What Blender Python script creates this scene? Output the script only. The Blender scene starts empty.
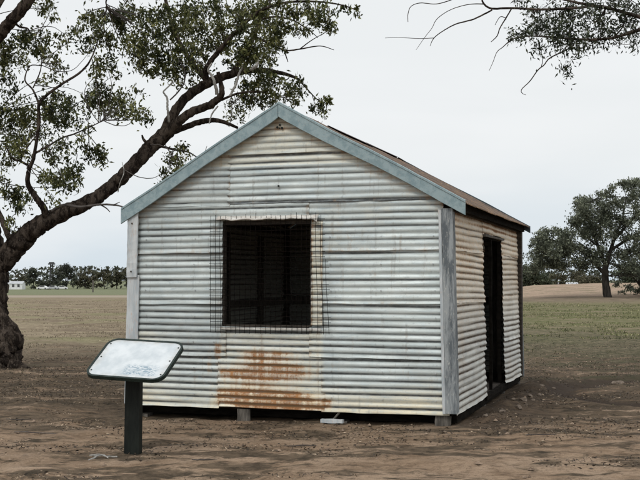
import bpy, bmesh, math, random
import numpy as np
from mathutils import Vector, Matrix
random.seed(7); RNG = np.random.default_rng(11)
sc = bpy.context.scene
COL = sc.collection
PI = math.pi

# ------------------------------------------------------------------ camera
FPX = 1150.0; TH = math.atan(40/FPX)
cam = bpy.data.objects.new('camera', bpy.data.cameras.new('camera'))
COL.objects.link(cam); cam.location = (0, 0, 1.6); cam.rotation_euler = (PI/2 + TH, 0, 0)
cam.data.sensor_width = 36; cam.data.lens = FPX/640*36; cam.data.clip_end = 9000; cam.data.clip_start = 0.1
sc.camera = cam
FW = Vector((0, math.cos(TH), math.sin(TH))); UP = Vector((0, -math.sin(TH), math.cos(TH))); RT = Vector((1, 0, 0))
def at(px, py, Y):
    d = FW*FPX + RT*(px-320) + UP*(240-py)
    return Vector((0, 0, 1.6)) + d*(Y/d.y)

# ------------------------------------------------------------------ helpers
def tag(o, label=None, cat=None, group=None, kind=None):
    if label: o['label'] = label
    if cat: o['category'] = cat
    if group: o['group'] = group
    if kind: o['kind'] = kind
    return o
def empty(name, loc, rz=0, **k):
    o = bpy.data.objects.new(name, None); COL.objects.link(o); o.location = loc; o.rotation_euler = (0, 0, rz)
    o.empty_display_size = .2
    return tag(o, **k)
def link(name, me, mat=None, parent=None, smooth=False):
    o = bpy.data.objects.new(name, me); COL.objects.link(o)
    if mat: me.materials.append(mat)
    if parent: o.parent = parent
    if smooth:
        me.polygons.foreach_set('use_smooth', np.ones(len(me.polygons), bool))
    return o
class MB:
    def __init__(s): s.v = []; s.f = []
    def add(s, vs, fs):
        b = len(s.v); s.v += [tuple(v) for v in vs]; s.f += [tuple(b+i for i in f) for f in fs]
    def box(s, x0, x1, y0, y1, z0, z1, M=None):
        vs = [Vector((x, y, z)) for z in (z0, z1) for y in (y0, y1) for x in (x0, x1)]
        if M: vs = [M @ v for v in vs]
        s.add(vs, [(0,2,3,1),(4,5,7,6),(0,1,5,4),(2,6,7,3),(0,4,6,2),(1,3,7,5)])
    def plank(s, x0, x1, y0, y1, z0, z1, n=10, j=.004, axis=2, rnd=random):
        """box subdivided along its long axis with slightly wandering edges"""
        lo = [x0, y0, z0]; hi = [x1, y1, z1]; a = axis; b, c = [i for i in range(3) if i != a]
        vs = []; 
        for i in range(n+1):
            t = lo[a] + (hi[a]-lo[a])*i/n
            for (ub, uc) in ((0,0),(1,0),(1,1),(0,1)):
                p = [0,0,0]; p[a] = t + rnd.uniform(-j, j)*(i in (0, n)); p[b] = (hi if ub else lo)[b] + rnd.uniform(-j, j); p[c] = (hi if uc else lo)[c] + rnd.uniform(-j, j)
                vs.append(p)
        fs = []
        for i in range(n):
            for k in range(4): fs.append((i*4+k, i*4+(k+1)%4, (i+1)*4+(k+1)%4, (i+1)*4+k))
        fs += [(3,2,1,0), tuple(n*4+k for k in range(4))]
        s.add(vs, fs)
    def tube(s, pts, rad, seg=8, cap=True, rough=0.0):
        pts = [Vector(p) for p in pts]; n = len(pts)
        if not hasattr(rad, '__len__'): rad = [rad]*n
        vs = []; prev = None
        for i, p in enumerate(pts):
            t = (pts[min(i+1, n-1)] - pts[max(i-1, 0)]).normalized()
            if prev is None:
                a = Vector((0, 0, 1)) if abs(t.z) < .9 else Vector((1, 0, 0))
                u = t.cross(a).normalized()
            else:
                u = (prev - t*prev.dot(t)).normalized()
            w = t.cross(u); prev = u
            for k in range(seg):
                an = 2*PI*k/seg; r = rad[i]*(1 + (random.uniform(-rough, rough) if rough else 0))
                vs.append(p + (u*math.cos(an) + w*math.sin(an))*r)
        fs = []
        for i in range(n-1):
            for k in range(seg): fs.append((i*seg+k, i*seg+(k+1)%seg, (i+1)*seg+(k+1)%seg, (i+1)*seg+k))
        if cap: fs += [tuple(reversed(range(seg))), tuple((n-1)*seg+k for k in range(seg))]
        s.add(vs, fs)
    def build(s, name, mat, parent=None, base=None, smooth=False):
        me = bpy.data.meshes.new(name)
        v = s.v if base is None else [(a-base[0], b-base[1], c-base[2]) for a, b, c in s.v]
        me.from_pydata(v, [], s.f); me.update()
        return link(name, me, mat, parent, smooth)
def smoothpath(pts, rad, sub=6, wob=0.0):
    """Catmull-Rom through points with radii, plus a small wander"""
    P = [Vector(p) for p in pts]; n = len(P); op = []; orr = []
    for i in range(n-1):
        p0 = P[max(i-1, 0)]; p1 = P[i]; p2 = P[i+1]; p3 = P[min(i+2, n-1)]
        for k in range(sub):
            t = k/sub
            q = .5*((2*p1) + (p2-p0)*t + (2*p0-5*p1+4*p2-p3)*t*t + (3*p1-p0-3*p2+p3)*t**3)
            r = rad[i]*(1-t) + rad[i+1]*t
            if wob: q = q + Vector([random.uniform(-1, 1) for _ in range(3)])*wob*r
            op.append(q); orr.append(r)
    op.append(P[-1]); orr.append(rad[-1])
    return op, orr
def quads_mesh(name, V, mat, parent=None, base=None):
    """V: (N,4,3) array of quads"""
    n = len(V); me = bpy.data.meshes.new(name)
    v = V.reshape(-1, 3)
    if base is not None: v = v - np.array(base)
    me.vertices.add(4*n); me.vertices.foreach_set('co', v.astype(np.float32).ravel())
    me.loops.add(4*n); me.loops.foreach_set('vertex_index', np.arange(4*n, dtype=np.int32))
    me.polygons.add(n); me.polygons.foreach_set('loop_start', np.arange(0, 4*n, 4, dtype=np.int32))
    me.polygons.foreach_set('loop_total', np.full(n, 4, np.int32))
    me.update(calc_edges=True); me.validate()
    return link(name, me, mat, parent)
def unit(a): return a/np.maximum(np.linalg.norm(a, axis=-1, keepdims=True), 1e-9)
def leaves(C, L, W, droop=.6):
    """diamond leaves at centres C"""
    n = len(C); d = RNG.normal(size=(n, 3)); d[:, 2] -= droop*1.6; d = unit(d)
    w = unit(np.cross(d, RNG.normal(size=(n, 3))))
    l = L*RNG.uniform(.6, 1.25, (n, 1)); ww = W*RNG.uniform(.7, 1.2, (n, 1))
    return np.stack([C - d*l*.5, C + w*ww*.5 - d*l*.08, C + d*l*.5, C - w*ww*.5 - d*l*.08], 1)
def hash2(ix, iy, s=0):
    h = (ix.astype(np.int64)*374761393 + iy.astype(np.int64)*668265263 + s*982451653) & 0xffffffff
    h = ((h ^ (h >> 13))*1274126177) & 0xffffffff
    return ((h ^ (h >> 16)) & 0xffff)/65535.0
def vnoise(x, y, s=0):
    ix = np.floor(x); iy = np.floor(y); fx = x-ix; fy = y-iy
    fx = fx*fx*(3-2*fx); fy = fy*fy*(3-2*fy)
    a = hash2(ix, iy, s); b = hash2(ix+1, iy, s); c = hash2(ix, iy+1, s); d = hash2(ix+1, iy+1, s)
    return (a*(1-fx)+b*fx)*(1-fy) + (c*(1-fx)+d*fx)*fy
def sstep(a, b, x):
    t = np.clip((x-a)/(b-a), 0, 1); return t*t*(3-2*t)

# ------------------------------------------------------------------ node helpers
def newmat(name, rough=.9, spec=.2):
    m = bpy.data.materials.new(name); m.use_nodes = True
    nt = m.node_tree; b = nt.nodes['Principled BSDF']
    b.inputs['Roughness'].default_value = rough; b.inputs['Specular IOR Level'].default_value = spec
    return m, nt, b
class N:
    def __init__(s, nt): s.nt = nt
    def n(s, t, **k):
        x = s.nt.nodes.new(t)
        for a, v in k.items(): setattr(x, a, v)
        return x
    def l(s, a, b): s.nt.links.new(a, b)
    def setin(s, sock, v):
        if hasattr(v, 'is_output') or isinstance(v, bpy.types.NodeSocket): s.l(v, sock)
        elif v is not None: sock.default_value = v
    def noise(s, vec, scale, detail=4, rough=.55, dist=0):
        x = s.n('ShaderNodeTexNoise'); s.l(vec, x.inputs['Vector'])
        x.inputs['Scale'].default_value = scale; x.inputs['Detail'].default_value = detail
        x.inputs['Roughness'].default_value = rough; x.inputs['Distortion'].default_value = dist
        return x.outputs['Fac']
    def ramp(s, fac, a, b, lo=0., hi=1.):
        x = s.n('ShaderNodeMapRange'); x.interpolation_type = 'SMOOTHSTEP'
        s.setin(x.inputs['Value'], fac); x.inputs['From Min'].default_value = a; x.inputs['From Max'].default_value = b
        x.inputs['To Min'].default_value = lo; x.inputs['To Max'].default_value = hi
        return x.outputs['Result']
    def math(s, op, a, b=None, clamp=False):
        x = s.n('ShaderNodeMath', operation=op); x.use_clamp = clamp
        s.setin(x.inputs[0], a)
        if b is not None: s.setin(x.inputs[1], b)
        return x.outputs[0]
    def mix(s, fac, a, b, mode='MIX'):
        x = s.n('ShaderNodeMix', data_type='RGBA', blend_type=mode)
        s.setin(x.inputs['Factor'], fac)
        for k, v in (('A', a), ('B', b)):
            so = [i for i in x.inputs if i.name == k and i.type == 'RGBA'][0]
            if isinstance(v, tuple): so.default_value = (*v, 1)
            else: s.l(v, so)
        return [o for o in x.outputs if o.type == 'RGBA'][0]
    def scale(s, vec, v, loc=(0,0,0)):
        x = s.n('ShaderNodeMapping'); s.l(vec, x.inputs['Vector']); x.inputs['Scale'].default_value = v; x.inputs['Location'].default_value = loc
        return x.outputs['Vector']
    def bump(s, h, dist, strength, bsdf, prev=None):
        x = s.n('ShaderNodeBump'); s.l(h, x.inputs['Height']); x.inputs['Distance'].default_value = dist; x.inputs['Strength'].default_value = strength
        if prev: s.l(prev, x.inputs['Normal'])
        s.l(x.outputs['Normal'], bsdf.inputs['Normal']); return x.outputs['Normal']

# ------------------------------------------------------------------ materials
def tin_material(name, hi, lo, cream, dirt, rustamt=1.0, metal=.15, rough=.55):
    m, nt, b = newmat(name, rough, .35); q = N(nt)
    co = q.n('ShaderNodeTexCoord').outputs['Object']
    at_ = q.n('ShaderNodeAttribute', attribute_name='wear_shade'); sep = q.n('ShaderNodeSeparateColor'); q.l(at_.outputs['Color'], sep.inputs[0])
    val, warm, rust = sep.outputs[0], sep.outputs[1], sep.outputs[2]
    tone = at_.outputs['Alpha']
    st = q.scale(co, (1.2, 1.2, 14)); st2 = q.scale(co, (5, 5, 22)); stv = q.scale(co, (16, 16, 1.2))
    n1 = q.noise(st, 1.0, 6, .62, .4); n2 = q.noise(st2, 1.6, 6, .7); n3 = q.noise(co, 55, 4, .7); nv = q.noise(stv, 1.3, 5, .6); nb = q.noise(co, 1.1, 4, .6)
    c = q.mix(q.ramp(n1, .32, .66), hi, lo)
    c = q.mix(q.math('MULTIPLY', q.ramp(nb, .40, .64), .65), c, (lo[0]*.72, lo[1]*.78, lo[2]*.86))
    c = q.mix(q.math('MULTIPLY', q.math('ADD', warm, q.ramp(nb, .5, .75, 0, .25)), q.ramp(n2, .25, .6, .35, 1.), True), c, cream)
    # grime plus painted shade in the valleys and along the laps
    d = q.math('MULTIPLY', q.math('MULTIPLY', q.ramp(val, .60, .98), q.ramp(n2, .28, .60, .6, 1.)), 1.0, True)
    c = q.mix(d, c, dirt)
    c = q.mix(q.math('MULTIPLY', q.ramp(nv, .56, .74), .38), c, (dirt[0]*1.5, dirt[1]*1.45, dirt[2]*1.4))
    # rust
    nr = q.noise(q.scale(co, (7, 7, 9)), 1.0, 6, .7, .8)
    rn = q.math('ADD', q.math('ADD', q.math('MULTIPLY', nr, .38), q.math('MULTIPLY', n3, .22)), q.math('MULTIPLY', nv, .40))
    rthr = q.math('ADD', q.math('MULTIPLY', q.math('MULTIPLY', rust, q.ramp(val, .2, .9, .66, 1.15)), 0.92*rustamt), q.math('MULTIPLY', q.math('SUBTRACT', rn, .60), 2.3))
    rm = q.ramp(rthr, .12, .62)
    rc = q.mix(q.ramp(n3, .38, .62), (.27, .088, .025), (.12, .037, .014))
    rc = q.mix(q.ramp(nr, .50, .66, 0, .7), rc, (.40, .185, .07))
    rc = q.mix(q.math('MULTIPLY', q.ramp(val, .45, .9), q.ramp(rthr, .25, .7)), rc, (.050, .021, .013))
    c = q.mix(rm, c, rc)
    halo = q.math('MULTIPLY', q.ramp(rthr, -.15, .2), .42)
    c = q.mix(halo, c, q.mix(.6, c, (.50, .31, .14)))
    ng = q.noise(co, 26, 6, .75); ns = q.noise(q.scale(co, (3, 3, 26)), 1.4, 6, .75, .6)
    c = q.mix(q.ramp(ng, .54, .72, 0, .38), c, (dirt[0]*2.6, dirt[1]*2.6, dirt[2]*2.6))
    c = q.mix(q.ramp(ns, .55, .70, 0, .42), c, (lo[0]*.55, lo[1]*.6, lo[2]*.66))
    # specks of dirt
    c = q.mix(q.ramp(q.noise(co, 90, 2, .5), .7, .76, 0, .55), c, (.08, .07, .06))
    hs = q.n('ShaderNodeHueSaturation'); q.l(c, hs.inputs['Color']); q.l(q.ramp(tone, 0, 1, .72, 1.2), hs.inputs['Value'])
    q.l(hs.outputs[0], b.inputs['Base Color'])
    q.l(q.ramp(rm, 0, 1, metal, 0.), b.inputs['Metallic'])
    q.l(q.ramp(q.math('ADD', rm, n2), .3, 1.2, rough-.06, .92), b.inputs['Roughness'])
    q.bump(q.math('ADD', q.math('MULTIPLY', n3, .3), nb), .012, .35, b)
    return m
M_TINF = tin_material('weathered_tin_front', (.575, .64, .65), (.35, .415, .43), (.66, .60, .45), (.075, .082, .085))
M_TINS = tin_material('weathered_tin_side', (.62, .665, .65), (.42, .45, .44), (.70, .58, .43), (.085, .060, .043), 1.0)
M_TINR = tin_material('rusty_tin_roof', (.085, .054, .043), (.042, .030, .026), (.14, .10, .078), (.022, .017, .015), .5, 0.0, .85)
M_TIND = tin_material('dull_tin', (.46, .48, .44), (.36, .38, .34), (.36, .34, .28), (.06, .055, .05))

def mottled(name, a, b_, sc_=(1, 1, 1), scale=4, rough=.9, bump=.01, spec=.2, third=None, thr=(.35, .65)):
    m, nt, b = newmat(name, rough, spec); q = N(nt)
    co = q.n('ShaderNodeTexCoord').outputs['Object']; v = q.scale(co, sc_)
    n1 = q.noise(v, scale, 6, .65, .3); n2 = q.noise(v, scale*6, 4, .7)
    c = q.mix(q.ramp(n1, *thr), a, b_)
    if third: c = q.mix(q.ramp(n2, .55, .72), c, third)
    q.l(c, b.inputs['Base Color']); q.bump(q.math('ADD', n1, q.math('MULTIPLY', n2, .5)), bump, .6, b)
    return m
M_FASCIA = mottled('faded_teal_paint', (.20, .275, .295), (.28, .36, .375), (3, 3, 3), 3.5, .62, .004, .25, (.34, .37, .365), (.38, .6))
M_FASCIA2 = mottled('dark_rear_paint', (.05, .065, .07), (.08, .10, .11), (1, 1, 1), 5, .8, .003)
M_GREYWOOD = mottled('weathered_grey_timber', (.11, .125, .135), (.29, .31, .315), (9, 9, 1.6), 1.6, .85, .008, .2, (.46, .46, .43), (.40, .60))
M_PALEWOOD = mottled('pale_painted_timber', (.38, .42, .44), (.56, .58, .58), (7, 7, 1), 2, .8, .004, .2, (.50, .40, .34))
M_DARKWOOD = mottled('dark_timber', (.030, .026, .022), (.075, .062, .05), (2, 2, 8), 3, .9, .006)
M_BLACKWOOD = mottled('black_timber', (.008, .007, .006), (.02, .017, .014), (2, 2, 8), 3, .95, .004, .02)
M_STUMP = mottled('old_stump_timber', (.06, .055, .048), (.16, .145, .125), (12, 12, 1.2), 3, .95, .01)
M_WIRE = mottled('rusty_wire', (.004, .0035, .003), (.011, .008, .007), (1, 1, 1), 30, .9, .0005, .02)
M_FLASH = mottled('cream_flashing', (.50, .47, .42), (.66, .65, .61), (3, 3, 9), 3, .6, .002, .3, (.30, .20, .13))
M_POST = mottled('black_green_post', (.006, .008, .007), (.013, .016, .013), (4, 4, 1), 5, .6, .001, .2)
M_SFRAME = mottled('dark_green_frame', (.010, .018, .015), (.020, .032, .027), (1, 1, 1), 14, .6, .001, .2, (.05, .07, .06))
M_BARK = mottled('dark_eucalypt_bark', (.022, .017, .014), (.095, .075, .060), (7, 7, 2.6), 1.5, .97, .14, .03, (.17, .145, .125), (.42, .60))
M_BARK2 = mottled('rough_grey_bark', (.025, .022, .02), (.065, .058, .05), (2, 2, .8), 2, .95, .05, .1)
M_TWIG = mottled('twig_bark', (.05, .043, .04), (.12, .105, .095), (1, 1, 1), 8, .9, .004)
M_DEAD = mottled('bleached_dead_wood', (.24, .23, .21), (.46, .45, .42), (1, 1, 1), 9, .9, .006, .2, (.18, .16, .14))
M_STONE = mottled('pale_rubble', (.11, .085, .065), (.24, .195, .155), (1, 1, 1), 9, .95, .01)
M_WHITE = mottled('chalky_white_paint', (.62, .63, .63), (.75, .75, .74), (1, 1, 1), 1, .7, .002)
M_GREYROOF = mottled('grey_sheet_roof', (.35, .36, .37), (.45, .46, .47), (1, 1, 1), 1, .6, .002)
M_POLE = mottled('dark_pole', (.06, .06, .065), (.10, .10, .105), (1, 1, 1), 1, .8, .002)

def leafmat(name, dark, mid, lite, clump=1.2, trans=.25):
    m, nt, b = newmat(name, .6, .25); q = N(nt)
    geo = q.n('ShaderNodeNewGeometry'); pos = geo.outputs['Position']; ri = geo.outputs['Random Per Island']
    n = q.noise(pos, clump, 3, .6)
    c = q.mix(q.ramp(n, .36, .62), dark, mid)
    c = q.mix(q.ramp(q.math('ADD', ri, q.math('MULTIPLY', n, .6)), .85, 1.35), c, lite)
    hs = q.n('ShaderNodeHueSaturation'); q.l(c, hs.inputs['Color']); q.l(q.math('MULTIPLY', q.ramp(ri, 0, 1, .6, 1.4), q.ramp(q.noise(pos, clump*3.2, 2, .5), .38, .62, .6, 1.3)), hs.inputs['Value'])
    q.l(hs.outputs[0], b.inputs['Base Color'])
    t = q.n('ShaderNodeBsdfTranslucent'); q.l(hs.outputs[0], t.inputs['Color'])
    mx = q.n('ShaderNodeMixShader'); mx.inputs[0].default_value = trans
    q.l(b.outputs[0], mx.inputs[1]); q.l(t.outputs[0], mx.inputs[2]); q.l(mx.outputs[0], nt.nodes['Material Output'].inputs['Surface'])
    return m
M_LEAF = leafmat('eucalypt_leaves', (.036, .050, .017), (.100, .110, .036), (.21, .21, .09), 1.2, .38)
M_LEAFN = leafmat('overhanging_leaves', (.018, .027, .013), (.036, .046, .025), (.075, .085, .05), 3)
M_LEAFR = leafmat('grey_green_leaves', (.070, .082, .056), (.13, .145, .10), (.20, .215, .16), .5, .35)
M_LEAFB = leafmat('bush_leaves', (.032, .044, .026), (.062, .076, .044), (.10, .115, .07), .5)
M_LEAFF = leafmat('far_foliage', (.045, .052, .038), (.070, .078, .056), (.10, .105, .08), .2)
M_LEAFO = leafmat('olive_foliage', (.050, .052, .030), (.085, .082, .048), (.13, .12, .08), .2)
M_GRASSG = leafmat('green_grass', (.085, .10, .036), (.14, .15, .062), (.26, .24, .13), .25, .2)
M_GRASSD = leafmat('dry_grass', (.15, .12, .075), (.22, .18, .12), (.33, .28, .19), .25, .2)
M_LITTER = leafmat('leaf_litter', (.035, .026, .019), (.08, .058, .04), (.26, .20, .14), 1.5, 0.05)

# ---- ground shader
TRK = (5.9, 16.3)
def ground_material():
    m, nt, b = newmat('dry_paddock_ground', .97, .08); q = N(nt)
    pos = q.n('ShaderNodeNewGeometry').outputs['Position']
    sp = q.n('ShaderNodeSeparateXYZ'); q.l(pos, sp.inputs[0]); X, Y = sp.outputs[0], sp.outputs[1]
    flat = q.scale(pos, (1, 1, 0))
    big = q.noise(flat, .18, 4, .6); med = q.noise(flat, .9, 6, .65, .5); fin = q.noise(flat, 5, 7, .7, .3); vf = q.noise(flat, 28, 5, .75)
    str_ = q.noise(q.scale(pos, (.35, 1.5, 0)), 1.0, 6, .65, .4)
    # bare dirt
    dirt = q.mix(q.ramp(fin, .36, .64), (.17, .116, .075), (.28, .198, .132))
    dirt = q.mix(q.ramp(med, .42, .66), dirt, (.34, .25, .175))
    dirt = q.mix(q.math('MULTIPLY', q.ramp(vf, .58, .72), .5), dirt, (.24, .185, .145))
    dirt = q.mix(q.math('MULTIPLY', q.ramp(vf, .46, .34), .7), dirt, (.075, .052, .037))
    # dark churned soil
    dark = q.mix(q.ramp(fin, .35, .66), (.036, .029, .020), (.125, .092, .062))
    dark = q.mix(q.ramp(vf, .56, .72, 0, .6), dark, (.16, .125, .10))
    Yn = q.math('ADD', Y, q.math('MULTIPLY', q.math('SUBTRACT', med, .5), 7))
    mulch = q.math('MULTIPLY', q.math('MULTIPLY', q.ramp(Yn, 11.5, 14.5), q.ramp(Yn, 32, 24)), q.ramp(q.math('ADD', q.math('MULTIPLY', str_, .5), q.math('MULTIPLY', fin, .5)), .40, .50))
    pn = q.noise(q.scale(pos, (1.6, 3.4, 0), (7, 3, 0)), 1.0, 7, .72, .6); pn2 = q.noise(q.scale(pos, (.5, 1.1, 0), (3, 9, 0)), 1.0, 4, .6, .3)
    patch = q.ramp(q.math('ADD', q.math('MULTIPLY', pn, .6), q.math('MULTIPLY', pn2, .4)), .485, .545, 0, .92)
    dirt = q.mix(q.math('MULTIPLY', q.ramp(pn, .46, .36), .5), dirt, (.34, .245, .165))
    gr_ = q.noise(flat, 70, 4, .8); dirt = q.mix(q.ramp(gr_, .52, .66, 0, .5), dirt, (.07, .048, .034)); dirt = q.mix(q.ramp(gr_, .42, .32, 0, .45), dirt, (.44, .33, .24))
    g2_ = q.noise(q.scale(pos, (9, 16, 0)), 1.0, 6, .75, .5); dirt = q.mix(q.ramp(g2_, .52, .64, 0, .55), dirt, (.075, .052, .038))
    c = q.mix(q.math('MAXIMUM', mulch, patch), dirt, dark)
    # curved wheel rut on the right
    dx = q.math('SUBTRACT', X, TRK[0]); dy = q.math('SUBTRACT', Y, TRK[1])
    r = q.math('SQRT', q.math('ADD', q.math('MULTIPLY', dx, dx), q.math('MULTIPLY', dy, dy)))
    rr = q.math('ABSOLUTE', q.math('SUBTRACT', q.math('ADD', r, q.math('MULTIPLY', q.math('SUBTRACT', med, .5), .8)), 2.4))
    c = q.mix(q.math('MULTIPLY', q.ramp(rr, .42, .16), q.ramp(fin, .3, .6, .55, .95)), c, (.048, .036, .028))
    # dry grass
    dry = q.mix(q.ramp(fin, .38, .62), (.18, .145, .095), (.32, .265, .18))
    dry = q.mix(q.ramp(str_, .40, .62), dry, (.15, .115, .08))
    dry = q.mix(q.math('MULTIPLY', q.ramp(big, .5, .64), .6), dry, (.19, .185, .095))
    farY = q.math('ADD', Y, q.math('MULTIPLY', q.math('SUBTRACT', str_, .5), 34))
    c = q.mix(q.math('MULTIPLY', q.ramp(farY, 21, 29), q.ramp(vf, .2, .55, .6, 1.)), c, dry)
    # green grass on the right
    green = q.mix(q.ramp(fin, .36, .62), (.068, .076, .028), (.14, .138, .065))
    green = q.mix(q.ramp(q.math('ADD', q.math('MULTIPLY', med, .5), q.math('MULTIPLY', str_, .5)), .48, .58), green, (.19, .155, .10))
    side = q.ramp(q.math('ADD', X, q.math('MULTIPLY', q.math('SUBTRACT', med, .5), 2)), 1.5, 5)
    gz = q.math('MULTIPLY', q.ramp(farY, 24, 46), q.ramp(farY, 90, 72))
    c = q.mix(q.math('MULTIPLY', q.math('MULTIPLY', gz, side), q.ramp(str_, .32, .5, .55, 1.)), c, green)
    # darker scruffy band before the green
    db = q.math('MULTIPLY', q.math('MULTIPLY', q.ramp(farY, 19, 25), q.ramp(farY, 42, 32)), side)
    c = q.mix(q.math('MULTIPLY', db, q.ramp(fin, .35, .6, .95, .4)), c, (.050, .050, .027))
    # pale earth mound on the right, beyond the green
    pale = q.mix(q.ramp(fin, .38, .62), (.25, .18, .13), (.38, .29, .215))
    pale = q.mix(q.ramp(str_, .5, .62), pale, (.17, .145, .09))
    c = q.mix(q.math('MULTIPLY', q.math('MULTIPLY', q.ramp(Y, 84, 92), q.ramp(Y, 190, 150)), q.ramp(X, 4, 10)), c, pale)
    shade_litter = q.math('MULTIPLY', q.math('MULTIPLY', q.ramp(Y, 80, 90), q.ramp(Y, 108, 100)), q.math('MULTIPLY', side, q.ramp(q.math('ADD', q.math('MULTIPLY', med, .5), q.math('MULTIPLY', str_, .5)), .40, .56, .9, .25)))
    c = q.mix(shade_litter, c, (.065, .058, .038))  # shade under the spreading tree painted into the ground, with leaf litter
    # churned dark spoil along the right wall
    hx = q.math('ADD', q.math('MULTIPLY', q.math('ADD', X, .4005), .95739), q.math('MULTIPLY', q.math('ADD', Y, -12.96), -.28879))
    hy = q.math('ADD', q.math('MULTIPLY', q.math('ADD', X, .4005), .28879), q.math('MULTIPLY', q.math('ADD', Y, -12.96), .95739))
    sp_ = q.math('MULTIPLY', q.math('MULTIPLY', q.ramp(q.math('ADD', hx, q.math('MULTIPLY', fin, .6)), 3.3, 2.6), q.ramp(hx, 1.9, 2.0)), q.math('MULTIPLY', q.ramp(hy, -.3, .1), q.ramp(hy, 7, 6)))
    c = q.mix(q.math('MULTIPLY', sp_, q.ramp(g2_, .36, .58, .92, .45)), c, (.045, .034, .026))
    # far left: pale track then a green field
    left = q.ramp(X, 8, 0)
    tr = q.math('MULTIPLY', q.math('MULTIPLY', q.ramp(Y, 104, 110), q.ramp(Y, 130, 122)), left)
    c = q.mix(q.math('MULTIPLY', tr, .75), c, (.32, .275, .22))
    fld = q.mix(q.ramp(fin, .38, .62), (.12, .135, .075), (.19, .195, .12))
    c = q.mix(q.math('MULTIPLY', q.ramp(Y, 124, 134), left), c, fld)
    c = q.mix(q.math('MULTIPLY', q.ramp(Y, 185, 210), q.ramp(X, 0, 8)), c, fld)
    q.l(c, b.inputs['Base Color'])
    h = q.math('ADD', q.math('MULTIPLY', fin, .7), q.math('MULTIPLY', vf, .35))
    q.bump(h, .07, .8, b)
    return m
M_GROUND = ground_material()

# ------------------------------------------------------------------ ground
def gheight(x, y, fine=True):
    x = np.asarray(x, float); y = np.asarray(y, float)
    h = -2.0*sstep(85, 420, y)
    mx = np.exp(-((y-128)/16)**2)*sstep(17, 25, x)*(1-sstep(44, 56, x))
    h = h + mx*(1.15 + .5*(vnoise(x*.16, y*.08, 5)-.5))
    mx2 = np.exp(-((y-150)/14)**2)*sstep(22, 34, x)*(1-sstep(60, 75, x)); h = h + mx2*.5
    near = 1-sstep(60, 110, y)
    h = h + near*(.07*(vnoise(x*.5, y*.5, 1)-.5) + .055*(vnoise(x*1.7, y*1.7, 2)-.5) + .022*(vnoise(x*5, y*5, 3)-.5) + .018*(vnoise(x*12, y*12, 4)-.5))
    r = np.hypot(x-TRK[0], y-TRK[1]); h = h - .045*np.exp(-((r-2.4)/.2)**2) + .03*np.exp(-((r-2.8)/.2)**2)
    # flat patches near the sign and beneath the hut; a low bank of spoil along the hut's right side
    lx = (x+.4005)*.95739 + (y-12.96)*-.28879; ly = (x+.4005)*.28879 + (y-12.96)*.95739
    h = h + .065*np.exp(-((lx-2.25)/.20)**2)*sstep(-.1, .6, ly)*(1-sstep(5.2, 6.2, ly))*(.2+1.1*vnoise(x*5, y*5, 9)+.5*vnoise(x*13, y*13, 10))
    return h
def axis(fine0, fine1, step, lo, hi, grow=1.09):
    a = list(np.arange(fine0, fine1, step)); s = step; v = a[-1]
    while v < hi: s *= grow; v += s; a.append(v)
    s = step; v = a[0]; pre = []
    while v > lo: s *= grow; v -= s; pre.append(v)
    return np.array(pre[::-1] + a)
gx = axis(-7, 9, .06, -3500, 3500); gy = axis(8.2, 24, .06, -600, 6500, 1.045)
GX, GY = np.meshgrid(gx, gy); GZ = gheight(GX, GY)
ny, nx = GX.shape
me = bpy.data.meshes.new('ground')
V = np.stack([GX, GY, GZ], -1).reshape(-1, 3)
idx = np.arange(nx*ny).reshape(ny, nx)
Q = np.stack([idx[:-1, :-1], idx[:-1, 1:], idx[1:, 1:], idx[1:, :-1]], -1).reshape(-1, 4)
me.vertices.add(len(V)); me.vertices.foreach_set('co', V.astype(np.float32).ravel())
me.loops.add(Q.size); me.loops.foreach_set('vertex_index', Q.astype(np.int32).ravel())
me.polygons.add(len(Q)); me.polygons.foreach_set('loop_start', np.arange(0, Q.size, 4, dtype=np.int32)); me.polygons.foreach_set('loop_total', np.full(len(Q), 4, np.int32))
me.update(calc_edges=True)
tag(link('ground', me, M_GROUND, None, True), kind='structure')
def gz(x, y): return float(gheight(x, y))

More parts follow.
